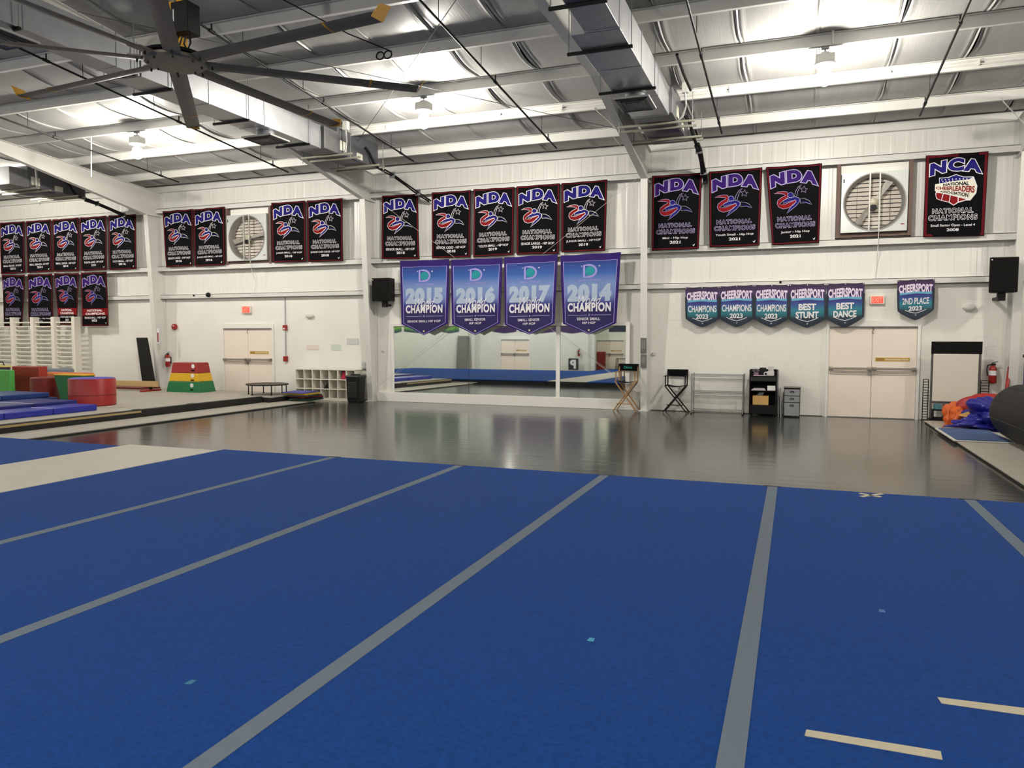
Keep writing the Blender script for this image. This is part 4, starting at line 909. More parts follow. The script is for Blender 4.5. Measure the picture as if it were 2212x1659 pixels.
p = W(341,715,.36); t = thing('slim_sign', 'narrow white sign with red print on the left column', 'sign', (-18.64, D-.4, 1.6))
p0, p1 = onplane(337,708,1,D-.45), onplane(342,742,1,D-.43)
MB().box(p0.x, p0.x+.10, D-.43, D-.42, p1.z, p0.z).build('panel', PRW, t); MB().box(p0.x+.03, p0.x+.07, D-.434, D-.43, p1.z+.04, p0.z-.15).build('red_print', PRRED, t)
def extinguisher(x, y, z, label):
    t = thing('fire_extinguisher', label, 'extinguisher', (x, y, z), 'fire extinguishers')
    MB().lathe((x,y,z), [(.06,0),(.075,.02),(.075,.30),(.05,.36),(.025,.38)], 16).build('cylinder', REDP, t, smooth=True)
    MB().lathe((x,y,z), [(.0765,.17),(.0765,.27)], 16).build('label_band', PRW, t)
    MB().box(x-.03, x+.05, y-.02, y+.02, z+.38, z+.42).build('valve', BLACKM, t, bevel=.005); MB().bar((x-.02,y,z+.43),(x+.09,y,z+.46), .02, .012).build('lever', BLACKM, t)
    MB().tube([(x-.02,y,z+.40),(x-.09,y,z+.38),(x-.11,y,z+.28),(x-.09,y,z+.16)], .012, 8).build('hose', BLACK, t)
    MB().box(x-.03, x+.03, y+.06, y+.12, z+.1, z+.3).build('wall_hook', BLACKM, t)
p = W(2143,828,.1); extinguisher(p.x, D-.12, p.z, 'red fire extinguisher hung right of the rolling board')
p = W(361,800,.3); extinguisher(-18.42, D-.12, .84, 'red fire extinguisher beside the left column')
# ================================================================== furniture along the right bay
def chair(x, y, frame_m, label, seat_z=.72, h=1.08, wtext=False, w=.52):
    t = thing('director_chair', label, 'chair', (x, y, 0), 'tall director chairs')
    x0, x1, yf, yb = x-w/2, x+w/2, y-.2, y+.2; r = .042
    for yy in (yf, yb):
        MB().bar((x0-.03,yy,.012),(x1-.03,yy+.012,seat_z-.04), .026, r, up=(0,1,0)).build('leg', frame_m, t, bevel=.003)
        MB().bar((x1+.03,yy,.012),(x0+.03,yy-.012,seat_z-.04), .026, r, up=(0,1,0)).build('leg', frame_m, t, bevel=.003)
    for xx in (x0+.02, x1-.02):
        MB().bar((xx,yf-.02,seat_z-.02),(xx,yb+.02,seat_z-.02), .03, .03).build('seat_rail', frame_m, t, bevel=.004)
        MB().bar((xx,yb,seat_z-.02),(xx,yb+.03,h), .028, .022, up=(0,1,0)).build('back_post', frame_m, t, bevel=.003)
        MB().bar((xx,yf+.03,seat_z),(xx,yf+.03,seat_z+.2), .025, .02, up=(0,1,0)).build('arm_post', frame_m, t, bevel=.003)
        MB().box(xx-.03, xx+.03, yf-.04, yb+.03, seat_z+.2, seat_z+.218).build('armrest', frame_m, t, bevel=.005)
    MB().bar((x0+.06,yf-.015,.19),(x1-.06,yf-.015,.19), .07, .018).build('footrest', frame_m, t, bevel=.003)
    MB().bar((x,yf,.375),(x,yb,.375), .02, .02).build('pivot_rod', frame_m, t)
    b = MB(); n = 8
    vs_ = []; fs_ = []
    for lay in (0, .008):
        for i in range(n+1):
            u = i/n; zz = seat_z-.005-.035*math.sin(math.pi*u)-lay
            vs_ += [(x0+.03+(w-.06)*u, yf+.01, zz), (x0+.03+(w-.06)*u, yb-.01, zz)]
    for i in range(n):
        a = 2*i; fs_ += [(a,a+1,a+3,a+2)]; c_ = 2*(n+1)+a; fs_ += [(c_,c_+2,c_+3,c_+1), (a,a+2,c_+2,c_), (a+1,c_+1,c_+3,a+3)]
    b.add(vs_, fs_).build('seat', mat('black_canvas', (8,8,9), .9, spec=.15), t, smooth=True)
    bk = MB(); vs_ = []; fs_ = []
    for lay in (0, .01):
        for i in range(n+1):
            u = i/n; yy = yb+.03+.03*math.sin(math.pi*u)-lay-.01
            vs_ += [(x0-.0+w*u, yy, h-.17), (x0-.0+w*u, yy, h)]
    bk.add(vs_, fs_ or [(2*i,2*i+1,2*i+3,2*i+2) for i in range(n)]+[(18+2*i,18+2*i+2,18+2*i+3,18+2*i+1) for i in range(n)]+[(2*i,2*i+2,18+2*i+2,18+2*i) for i in range(n)]+[(2*i+1,18+2*i+1,18+2*i+3,2*i+3) for i in range(n)])
    bo = bk.build('backrest', MATS['black_canvas'], t, smooth=True)
    if wtext: flat_text('embroidery', 'Dance', x-.11, x+.09, h-.115, h-.05, yb-.012, mat('teal_thread', (20,150,140), .6), bo, .015)
chair(-3.80, D-.42, mat('light_wood', (158,118,72), .5, noise=(6,.12), stretch=(1,1,.2)), 'wooden director chair with black seat before the right mirror', seat_z=.74, h=1.14, wtext=True, w=.50)
chair(-2.63, D-.30, mat('black_wood', (10,9,9), .6, spec=.3), 'black director chair beside the wire shelf', seat_z=.66, h=1.02, w=.50)
# wire shelf
x0, x1, y0, y1 = -2.24, -1.09, 17.98, 18.40
t = thing('wire_shelf', 'low chrome wire shelf unit with three empty shelves', 'shelf', ((x0+x1)/2, 18.2, 0))
for xx in (x0, x1):
    for yy in (y0, y1):
        MB().cyl((xx,yy,0),(xx,yy,.95), .014, 10).build('post', CHROME, t, smooth=True); MB().cyl((xx,yy,0),(xx,yy,.03), .02, 10).build('foot', BLACK, t)
for z in (.09, .52, .92):
    b = MB()
    sh = MB().bar((x0,y0,z),(x1,y0,z), .008, .012).bar((x0,y1,z),(x1,y1,z), .008, .012).bar((x0,y0,z),(x0,y1,z), .008, .012).bar((x1,y0,z),(x1,y1,z), .008, .012).bar((x0,y0,z-.04),(x1,y0,z-.04), .008, .008).bar((x0,y1,z-.04),(x1,y1,z-.04), .008, .008).build('shelf_frame', CHROME, t)
    for k in range(1, 40): b.bar((x0+(x1-x0)*k/40,y0,z),(x0+(x1-x0)*k/40,y1,z), .005, .005)
    wz = b.build('shelf_wires', CHROME, sh); wz['kind'] = 'stuff'
    zz = MB().tube([(x0+(x1-x0)*k/44, y0, z if k % 2 else z-.04) for k in range(45)], .004, 4).build('truss_wire', CHROME, sh)
# black cart
BK = mat('black_laminate', (8,8,8), .6, spec=.25)
x0, x1, y0, y1, h = -.95, -.36, 17.9, 18.38, 1.06
t = thing('media_cart', 'black open cart crowded with papers and boxes', 'cart', ((x0+x1)/2, 18.1, 0))
for a, b in ((x0,x0+.025),(x1-.025,x1)): MB().box(a, b, y0, y1, .03, h).build('side_panel', BK, t, bevel=.003)
MB().box(x0, x1, y1-.012, y1, .03, h).build('back_panel', BK, t)
for z in (.06, .24, .57, .90): MB().box(x0+.025, x1-.025, y0+.005, y1-.012, z, z+.022).build('shelf_board', BK, t, bevel=.002)
MB().box(x0+.025, x1-.025, y0+.01, y0+.03, .80, .90).build('drawer_front', mat('black_drawer', (24,25,24), .5), t, bevel=.003)
MB().box(x0+.02, x1-.02, y0+.01, y0+.02, .08, .24).build('kick_panel', BK, t)
for xx in (x0+.05, x1-.05):
    for yy in (y0+.05, y1-.05): MB().cyl((xx-.012,yy,.03),(xx+.012,yy,.03), .03, 10).build('caster', BLACKM, t)
MB().box(x1+.0, x1+.03, y0+.2, y0+.24, .35, h).build('grey_post', GALVD, t)
def item(name, label, mb, m, cat, **k):
    o = mb.build(name, m, **k); return tag(o, label, cat)
item('paper_box', 'brown cardboard box on the low shelf of the black cart', MB().box(-.87,-.53,17.93,18.2,.262,.47), mat('cardboard', (190,152,92), .8, noise=(3,.08)), 'box', bevel=.004)
item('paper_carton', 'white paper carton on the middle shelf of the black cart', MB().box(-.56,-.39,17.93,18.1,.592,.70), mat('white_carton', (232,230,226), .6), 'box', bevel=.004)
for i in range(3): item('paper_pile', ['lowest','middle','top'][i]+' sheet stack on the middle cart shelf', MB().box(-.90+.02*i,-.60-.01*i,17.95,18.2,.592+.016*i,.606+.016*i), [PRW, mat('paper_pink', (214,190,200), .7), mat('paper_grey', (180,178,182), .7)][i], 'paper')
t = thing('projector', 'small pale projector with round dark lens on the cart top', 'projector', (-.5, 18.05, .922))
MB().box(-.58,-.42,17.96,18.2,.922,1.02).build('body', mat('projector_white', (214,208,204), .5), t, bevel=.01); MB().lathe((-.60,17.96,.97), [(.045,.02),(.045,-.02),(.03,-.025)], 16, axis='y').build('lens_ring', PRW, t); MB().cyl((-.60,17.935,.97),(-.60,17.93,.97), .028, 14).build('lens', BLACK, t)
item('black_case', 'flat black case standing on the cart top', MB().box(-.74,-.60,18.1,18.2,.922,1.10), BLACK, 'box', bevel=.008)
item('tissue_box', 'grey tissue box at the back of the cart top', MB().box(-.56,-.44,18.22,18.34,.922,1.12), mat('tissue_grey', (196,194,194), .6), 'box', bevel=.006)
t = thing('pom_pom', 'shiny striped bunch of ribbon on the cart top', 'pom pom', (-.82, 18.05, .922))
rn = random.Random(3)
b = MB()
for k in range(60):
    d = Vector((rn.uniform(-1,1), rn.uniform(-1,1), rn.uniform(0,1))).normalized()*rn.uniform(.06,.12); b.bar(Vector((-.82,18.05,1.0)), Vector((-.82,18.05,1.0))+d, .012, .002)
o = b.build('ribbons', mat('ribbon_silver', (150,146,156), .3, .4), t); o['kind'] = 'stuff'
MB().lathe((-.82,18.05,.922), [(.06,0),(.07,.02),(.055,.08)], 12).build('cup', mat('cup_purple', (120,96,120), .5), t)
item('paper_sheet', 'loose pinkish sheets lying across the cart top', MB().box(-.86,-.62,17.92,18.02,.922,.934), MATS['paper_pink'], 'paper')
item('tool_pouch', 'grey pouch leaning on top of the cardboard box', MB().hexa([(-.80,18.0,.47),(-.66,18.0,.47),(-.66,18.1,.47),(-.80,18.1,.47),(-.74,18.02,.54),(-.62,18.02,.55),(-.62,18.08,.55),(-.74,18.08,.54)]), mat('pouch_grey', (110,118,128), .5), 'pouch', bevel=.008)
# folded panels leaning between cart and drawers
for i, (dx, cc) in enumerate(((0,(120,122,126)),(.045,(150,152,154)))):
    item('leaning_board', ['darker','paler'][i]+' grey board leaning between the cart and the drawer unit', MB().hexa([(-.315+dx,17.95,.0),(-.295+dx,17.95,.0),(-.295+dx,18.35,.0),(-.315+dx,18.35,.0),(-.345+dx,17.97,.64),(-.325+dx,17.97,.64),(-.325+dx,18.35,.64),(-.345+dx,18.35,.64)]), mat('board_grey_%s' % 'ab'[i], cc, .5), 'board', bevel=.003)
# drawer unit
x0, x1, y0, y1 = -.21, .14, 18.02, 18.38
t = thing('drawer_unit', 'small black drawer unit with three grey drawers', 'drawers', ((x0+x1)/2, 18.2, 0))
MB().box(x0, x1, y0+.02, y1, .02, .66).build('carcass', BLACK, t, bevel=.006)
for z0, z1 in ((.03,.32),(.335,.47),(.485,.625)):
    d = MB().box(x0+.012, x1-.012, y0, y0+.03, z0, z1).build('drawer', mat('drawer_grey', (138,140,144), .5), t, bevel=.005)
    zc = z1-.055; b = MB().tube([( (x0+x1)/2+.045*math.cos(a*.5236)*(1.0), y0-.006, zc+.017*math.sin(a*.5236)) for a in range(13)], .006, 6).build('pull_ring', BLACK, d)
MB().box(x0-.005, x1+.005, y0-.005, y1, .66, .675).build('top_board', mat('drawer_top', (120,118,110), .5), t)
# rolling board with black header
x0, x1 = 2.74, 3.62; yb = D-.36
t = thing('display_board', 'tall frame with black header board and white padded panel', 'board', ((x0+x1)/2, yb, 0))
for xx in (x0, x1): MB().box(xx-.02, xx+.02, yb-.02, yb+.02, .05, 1.70).build('upright', mat('frame_dark_grey', (92,90,88), .5, .3), t, bevel=.003)
MB().box(x0-.03, x1+.03, yb-.035, yb-.02, 1.45, 1.71).build('header_board', mat('header_black', (14,13,12), .85, spec=.2), t, bevel=.004)
MB().box(x0+.015, x1-.03, yb-.06, yb-.02, .44, 1.445).build('padded_panel', mat('padded_white', (212,206,194), .6, bump=(5,.25)), t, bevel=.018)
MB().box(x0-.02, x1+.02, yb-.03, yb+.03, .40, .44).build('cross_rail', MATS['frame_dark_grey'], t)
MB().box(x0-.03, x1+.03, yb-.2, yb+.1, .05, .08).build('foot_rail', BLACKM, t, bevel=.004)
for xx in (x0, x1-.0): MB().box(xx-.02, xx+.02, yb-.22, yb+.12, 0.051, .075).build('foot', BLACKM, t)
for xx in (x0, x1):
    for yy in (yb-.18, yb+.08): MB().cyl((xx-.012,yy,.026),(xx+.012,yy,.026), .025, 10).build('caster', BLACKM, t)
# wire ladder racks at both sides
for (a, b, lb) in ((2.60,2.70,'narrow black wire rack left of the padded board'), (3.67,3.82,'narrow black wire rack right of the padded board')):
    t = thing('wire_rack', lb, 'rack', ((a+b)/2, yb+.1, 0), 'black wire racks')
    for xx in (a, b): MB().cyl((xx,yb+.1,0),(xx,yb+.1,.90), .009, 8).build('upright', BLACKM, t)
    for k in range(16): MB().cyl((a,yb+.1,.03+.058*k),(b,yb+.1,.03+.058*k), .007, 6).build('rung', BLACKM, t)
# crates under the board
t = thing('storage_crate', 'black open crate stand under the padded board', 'crate', (2.92, yb+.02, 0))
X0, X1, Y0, Y1 = 2.77, 3.22, yb-.14, yb+.05
for xx in (X0, (X0+X1)/2, X1):
    for yy in (Y0, Y1): MB().box(xx-.012, xx+.012, yy-.012, yy+.012, .081, .25).build('upright', BLACK, t)
MB().box(X0-.012, X1+.012, Y0-.012, Y1+.012, .25, .275).build('shelf_board', BLACK, t); MB().box(X0-.012, X1+.012, Y0-.012, Y1+.012, .081, .11).build('shelf_board', BLACK, t)
item('foam_block', 'teal block standing on the black crate under the board', MB().box(2.80,2.92,yb-.13,yb+.03,.275,.39), mat('teal_foam', (70,120,132), .7), 'block', bevel=.008)
item('foam_block', 'dark blue block standing on the black crate under the board', MB().box(2.98,3.08,yb-.13,yb+.03,.275,.385), mat('navy_foam', (22,30,110), .6), 'block', bevel=.008)
item('foam_block', 'dark red block at the right end of the black crate', MB().box(3.10,3.20,yb-.13,yb+.03,.275,.34), mat('maroon_foam', (110,24,30), .6), 'block', bevel=.008)
# crumpled inflatable fabric pile
def blob(name, label, c, s, m, seed, amp=.22, cat='fabric', sub=4, cut=None, smooth='all', rot=0):
    bm = bmesh.new(); bmesh.ops.create_icosphere(bm, subdivisions=sub, radius=1)
    rn = random.Random(seed); ps = [(Vector((rn.uniform(-1,1),rn.uniform(-1,1),rn.uniform(-1,1))).normalized(), rn.uniform(2.2,6), rn.uniform(0,6)) for _ in range(9)]
    cr, sr = math.cos(rot), math.sin(rot)
    for v in bm.verts:
        n = v.co.copy(); d = 0
        for a, k, p in ps: d += abs(math.sin(n.dot(a)*k+p))-.55
        q = n*(1+amp*d*.42); x_, y_, z_ = q.x*s[0], q.y*s[1], q.z*s[2]
        v.co = Vector((c[0]+x_*cr-y_*sr, c[1]+x_*sr+y_*cr, max(cut if cut is not None else -9, c[2]+z_)))
    b = MB(); b.v = [v.co.copy() for v in bm.verts]; bm.verts.index_update(); b.f = [tuple(v.index for v in f.verts) for f in bm.faces]; b.mi = [0]*len(b.f); bm.free()
    return tag(b.build(name, m, smooth=smooth), label, cat)
NYB = mat('blue_nylon', (26,26,132), .42, noise=(5,.15), bump=(9,.7)); NYO = mat('orange_nylon', (208,92,22), .5, bump=(8,.4)); NYR = mat('red_nylon', (160,36,34), .5, bump=(7,.4))
blob('inflatable_fabric', 'crumpled deep blue inflatable fabric heap beside the black barrel', (3.68,16.70,.25), (.44,.52,.32), NYB, 5, .55, cut=.051, sub=5, smooth=False)
blob('inflatable_fabric', 'low front fold of blue fabric lying on the mat', (3.40,16.42,.13), (.42,.20,.15), NYB, 9, .6, cut=.086, smooth=False)
blob('inflatable_fabric', 'red curved inflatable tube behind the blue fabric', (3.66,17.22,.38), (.60,.22,.30), NYR, 11, .10, cut=.051)
blob('inflatable_fabric', 'bright orange fabric slumped at the left of the blue heap', (3.04,17.15,.19), (.17,.22,.20), NYO, 13, .3, cut=.051)
blob('inflatable_fabric', 'orange fabric panel standing behind the slumped orange fabric', (3.12,17.6,.24), (.24,.10,.23), NYO, 15, .15, cut=.051)
o = MB().add([(2.98,16.5,.30),(3.30,16.45,.22),(3.16,16.62,.36),(2.98,16.52,.31),(3.30,16.47,.23),(3.16,16.64,.37)], [(0,1,2),(5,4,3),(0,3,4,1),(1,4,5,2),(2,5,3,0)]).build('fabric_flap', mat('pale_orange_nylon', (222,170,96), .5)); tag(o, 'pale orange fabric flap folded over the blue heap', 'fabric')
tag(MB().tube([G(2035,925,.06)+Vector((0,0,.0)), (2.86,16.9,.16), (2.88,17.0,.34), (2.95,17.1,.40)], .012, 6).build('orange_cord', NYO), 'thin orange cord looping from the slumped orange fabric', 'cord')
item('foam_pole', 'slim red pole leaning on the wall at the right', MB().cyl(W(2174,848,.5),W(2181,793,.2), .035, 12), REDP, 'pole', smooth=True)
t = thing('blue_banner_stand', 'dark blue padded panel standing at the right edge', 'mat', (4.75, 17.6, 0))
MB().box(4.24, 5.3, 17.35, 17.5, .03, 1.40).build('panel', mat('navy_pad', (40,50,110), .5), t, bevel=.02); MB().box(4.22, 5.32, 17.33, 17.52, 1.40, 1.46).build('top_strip', BLACK, t, bevel=.01); MB().box(4.22, 5.3, 17.3, 17.55, 0, .03).build('base', BLACK, t)
# ================================================================== left bays
# shoe shelf
x0, x1, y0, y1 = -13.36, -11.40, 18.02, 18.40; h = .86
SHW = mat('shelf_white', (224,220,208), .5)
t = thing('cubby_shelf', 'white cubby shelf with eighteen open compartments', 'shelf', ((x0+x1)/2, 18.2, 0))
MB().box(x0, x1, y1-.01, y1, .03, h).build('back_panel', SHW, t)
cw = (x1-x0)/7
for k in range(8): MB().box(x0+k*cw-.012, x0+k*cw+.012, y0, y1-.01, .03, h).build('divider', SHW, t, bevel=.002)
for z in (.05, .315, .585, h): MB().box(x0-.012, x1+.012, y0-.004, y1, z-.012, z+.012).build('shelf_board', SHW, t, bevel=.002)
MB().box(x0-.05, x1+.0, y0-.02, y1, 0, .035).build('plinth', SHW, t)
item('red_bag', 'red bag in the top right compartment of the cubby shelf', MB().hexa([(-11.90,18.1,.60),(-11.72,18.1,.60),(-11.72,18.34,.60),(-11.90,18.34,.60),(-11.86,18.12,.82),(-11.73,18.12,.80),(-11.73,18.3,.80),(-11.86,18.3,.82)]), mat('crimson_fabric', (176,30,58), .7), 'bag', bevel=.015)
item('black_folder', 'black triangular folder in the middle of the cubby shelf', MB().prism([(-12.46,.33),(-12.26,.33),(-12.26,.55)], 18.06, 18.36, 'xz'), BLACK, 'folder', bevel=.006)
item('paper_sheet', 'white sheet lying on top of the cubby shelf', MB().box(-13.2,-12.95,18.08,18.3,h+.013,h+.03), PRW, 'paper')
# bin
x0, x1 = -11.44, -11.02; yb0, yb1 = 17.62, 17.98
t = thing('trash_bin', 'tall black plastic bin beside the cubby shelf', 'bin', (-11.23, 17.8, 0))
MB().hexa([(x0+.03,yb0+.03,0),(x1-.03,yb0+.03,0),(x1-.03,yb1-.03,0),(x0+.03,yb1-.03,0),(x0,yb0,.68),(x1,yb0,.68),(x1,yb1,.68),(x0,yb1,.68)]).build('body', BLACK, t, bevel=.03)
MB().box(x0-.015, x1+.015, yb0-.015, yb1+.015, .66, .74).build('lid', mat('bin_lid', (26,26,26), .5), t, bevel=.03); MB().box(x0+.1, x1-.1, yb0+.1, yb1-.1, .74, .77).build('lid_flap', BLACK, t, bevel=.01)
MB().box(x0+.06, x1-.06, yb0+.0, yb0+.02, .12, .55).build('front_panel', mat('bin_panel', (12,12,12), .4), t, bevel=.008)
# stack of square mats
cols = [((40,70,52),'dark green'),((30,34,40),'charcoal'),((140,36,44),'red'),((44,40,40),'grey black'),((196,166,44),'yellow'),((86,84,160),'violet blue')]
c0 = G(636,866,.06); rn = random.Random(5)
for i, (cc, nm) in enumerate(cols):
    a = rn.uniform(-.2,.2); s = .34; dx, dy = rn.uniform(-.08,.08), rn.uniform(-.08,.08)
    zz = .056+.04*i
    P = [(c0.x+dx+math.cos(a)*px-math.sin(a)*py, c0.y+.42+dy+math.sin(a)*px+math.cos(a)*py) for px, py in ((-s,-s),(s,-s),(s,s),(-s,s))]
    item('square_mat', nm+' square mat in the stack beside the trampoline', MB().hexa([(p[0],p[1],zz) for p in P]+[(p[0],p[1],zz+.036) for p in P]), mat('square_mat_%s' % nm.replace(' ','_'), cc, .7), 'mat', bevel=.006)
# mini trampoline
c0 = Vector((-13.58, 17.05, ZT))
t = thing('mini_trampoline', 'round black mini trampoline on short legs', 'trampoline', c0)
n = 32; R = .55
MB().tube([(c0.x+R*math.cos(2*math.pi*k/n), c0.y+R*math.sin(2*math.pi*k/n), ZT+.28) for k in range(n+1)], .02, 8).build('rim', BLACKM, t, smooth=True)
MB().lathe((c0.x,c0.y,0), [(.01,ZT+.272),(R-.05,ZT+.278),(R-.05,ZT+.284),(.01,ZT+.280)], 32).build('bed', mat('tramp_bed', (40,38,34), .7), t, smooth=True)
MB().lathe((c0.x,c0.y,0), [(R-.09,ZT+.288),(R+.015,ZT+.296),(R+.02,ZT+.285)], 32).build('edge_pad', mat('tramp_pad', (70,62,48), .6), t, smooth=True)
for k in range(6):
    a = math.radians(20+60*k); x, y = c0.x+R*.95*math.cos(a), c0.y+R*.95*math.sin(a)
    MB().cyl((x,y,ZT),(x,y,ZT+.28), .014, 8).build('leg', BLACKM, t); MB().cyl((x,y,ZT),(x,y,ZT+.03), .022, 8).build('foot', BLACK, t)
# trapezoid vault, three tiers
t = thing('vault_trapezoid', 'foam vault block in red, yellow and green tiers', 'vault block', (-16.35, 17.1, ZT))
def tier(z0, z1, m, k0, k1):
    cx, cy, hx, hy = -16.33, 17.14, .60, .33
    P = [(cx-hx*k0,cy-hy*k0,z0),(cx+hx*k0,cy-hy*k0,z0),(cx+hx*k0,cy+hy*k0,z0),(cx-hx*k0,cy+hy*k0,z0),(cx-hx*k1,cy-hy*k1,z1),(cx+hx*k1,cy-hy*k1,z1),(cx+hx*k1,cy+hy*k1,z1),(cx-hx*k1,cy+hy*k1,z1)]
    return MB().hexa(P)
PVR = mat('red_vinyl', (150,38,34), .45, noise=(3,.06), bump=(6,.1)); PVY = mat('yellow_vinyl', (214,168,24), .45, noise=(3,.05)); PVG = mat('green_vinyl', (18,108,60), .45, noise=(3,.06))
for z0, z1, m, k0, k1 in ((ZT,ZT+.30,PVG,1.0,.90),(ZT+.305,ZT+.54,PVY,.89,.81),(ZT+.545,ZT+.84,PVR,.80,.72)):
    o = tier(z0, z1, m, k0, k1).build('tier', m, t, bevel=.012)
    xx = -16.33+.60*(k0+k1)/2; MB().lathe((-16.33+.33,17.14-.33*(k0+k1)/2-.012,(z0+z1)/2+.05), [(.06,0),(.06,.008)], 16, axis='y').build('maker_disc', PRW, o)
    MB().box(-16.33+.27,-16.33+.39,17.14-.33*(k0+k1)/2-.016,17.14-.33*(k0+k1)/2+.02,(z0+z1)/2-.09,(z0+z1)/2-.06).build('hand_hold', PRBLK, o)
# balance beam
BM_ = mat('beam_wood', (188,158,108), .55, noise=(3,.08), stretch=(.2,1,1))
yb = 16.75
t = thing('balance_beam', 'low wooden balance beam on red feet', 'balance beam', (-19, yb, ZT))
MB().box(-21.3, -17.2, yb-.06, yb+.06, ZT+.13, ZT+.29).build('beam', BM_, t, bevel=.012)
for xx in (-20.9, -17.45): MB().box(xx-.05, xx+.05, yb-.35, yb+.35, ZT, ZT+.05).build('foot', REDP, t, bevel=.01); MB().box(xx-.03, xx+.03, yb-.03, yb+.03, ZT+.05, ZT+.13).build('post', BLACKM, t)
t = thing('landing_mat', 'thin dark red landing mat under the balance beam', 'mat', (-19.3, 17.4, ZT))
MB().box(-20.8, -18.2, 17.15, 17.85, ZT, ZT+.06).build('mat_cover', mat('maroon_vinyl', (112,28,32), .5), t, bevel=.015)
t = thing('leaning_mat', 'tall black folded mat leaning on the left column', 'mat', (-18.95, 18.0, 0))
MB().hexa([(-18.98,17.93,.001),(-18.46,17.93,.001),(-18.46,18.0,.001),(-18.98,18.0,.001),(-19.28,17.98,1.75),(-18.86,17.98,1.75),(-18.86,18.05,1.75),(-19.28,18.05,1.75)]).build('mat_cover', DARKV, t, bevel=.02)
# stall bars
for i in range(4):
    xa = -25.7+.05+i*.95; xb = xa+.95
    lb = ['leftmost','second','third','rightmost'][i]+' bay of white wall bars under the banners'
    t = thing('wall_bars', lb, 'wall bars', ((xa+xb)/2, 18.1, ZT), 'white wall bars')
    for xx in ((xa, xb-.03) if i == 3 else (xa,)): MB().box(xx-.07, xx+.07, 17.92, 18.16, ZT-.2, 2.42).build('upright', SHW, t, bevel=.01)
    for k in range(14): MB().box(xa+.05, xb-.05, 18.0, 18.05, .40+.14*k, .445+.14*k).build('rung', SHW, t, bevel=.012)
# foam shapes on the platform
t = thing('foam_drum', 'big red foam drum with blue top in front of the other shapes', 'foam shape', (-15.14, 12.85, ZT))
MB().lathe((-15.14,12.85,0), [(.47,ZT),(.49,ZT+.02),(.49,ZT+.60),(.475,ZT+.62)], 32).build('drum_cover', mat('red_foam_vinyl', (158,30,28), .42, noise=(2,.08), bump=(3,.1)), t, smooth=True)
MB().lathe((-15.14,12.85,0), [(.475,ZT+.62),(.45,ZT+.632),(.01,ZT+.634)], 32).build('drum_top', mat('violet_vinyl', (78,72,170), .5), t, smooth=True)
MB().lathe((-15.14,12.85,0), [(.492,ZT+.24),(.496,ZT+.25),(.492,ZT+.26)], 32).build('seam', mat('red_seam', (120,20,20), .5), t)
t = thing('foam_block', 'green foam block with yellow top behind the red drum', 'foam shape', (-16.4, 13.6, ZT))
MB().hexa([(-16.98,13.5,ZT),(-16.2,13.5,ZT),(-16.2,13.75,ZT),(-16.98,13.75,ZT),(-17.12,13.45,ZT+.62),(-16.15,13.45,ZT+.62),(-16.15,13.8,ZT+.62),(-17.12,13.8,ZT+.62)]).build('block_cover', PVG, t, bevel=.02)
MB().box(-17.13, -16.14, 13.44, 13.81, ZT+.62, ZT+.65).build('block_top', PVY, t, bevel=.01)
t = thing('foam_drum', 'small dark red foam drum between the red and green blocks', 'foam shape', (-17.55, 13.55, ZT))
MB().lathe((-17.62,13.62,0), [(.33,ZT),(.34,ZT+.02),(.34,ZT+.54),(.32,ZT+.56),(.01,ZT+.565)], 28).build('drum_cover', mat('dark_red_vinyl', (112,26,24), .42, noise=(2,.08)), t, smooth=True)
t = thing('foam_block', 'tall red foam cube behind the small dark red drum', 'foam shape', (-18.6, 14.1, ZT))
MB().box(onplane(25,800,1,13.95).x, onplane(84,800,1,13.95).x, 13.95, 14.2, ZT, ZT+.80).build('block_cover', mat('brick_red_vinyl', (150,44,32), .45, noise=(2,.08), bump=(4,.12)), t, bevel=.03)
MB().lathe((-18.5,13.95,ZT+.1), [(.12,0),(.12,-.006)], 20, axis='y').build('round_badge', mat('badge_maroon', (120,30,40), .5), t)
t = thing('foam_block', 'bright green foam cube at the left edge', 'foam shape', (-19.7, 13.7, ZT))
MB().box(-20.9, onplane(20,800,1,13.3).x, 13.3, 13.45, ZT, ZT+.73).build('block_cover', mat('bright_green_vinyl', (74,160,70), .45, noise=(2,.06)), t, bevel=.03)
t = thing('spotting_block', 'purple block with yellow top and black handle at the left edge', 'foam shape', (-21.0, 15.0, ZT))
MB().box(-21.6, -20.55, 14.7, 14.85, ZT, ZT+.72).build('block_body', mat('plum_vinyl', (48,34,70), .5), t, bevel=.02); MB().box(-21.62, -20.53, 14.68, 14.87, ZT+.72, ZT+.77).build('block_top', mat('pale_yellow_vinyl', (214,196,110), .5), t, bevel=.01)
MB().tube([(-21.4,14.77,ZT+.77),(-21.4,14.77,ZT+.86),(-20.75,14.77,ZT+.86),(-20.70,14.77,ZT+.77)], .016, 8).build('handle', BLACK, t)
t = thing('foam_wedge', 'orange and yellow foam slab behind the green block', 'foam shape', (-18.5, 15.4, ZT))
MB().box(-19.25, -17.85, 15.0, 15.2, ZT, ZT+.44).build('slab_base', PVY, t, bevel=.03); MB().box(-19.35, -17.8, 14.98, 15.22, ZT+.44, ZT+.60).build('slab_top', mat('orange_vinyl', (206,112,66), .5), t, bevel=.05)
t = thing('foam_block', 'grey blue foam slab farthest back behind the orange slab', 'foam shape', (-19.6, 16.2, ZT))
MB().box(-20.7, -19.75, 16.0, 16.2, ZT, ZT+.64).build('block_cover', mat('slate_vinyl', (112,124,140), .5), t, bevel=.04)
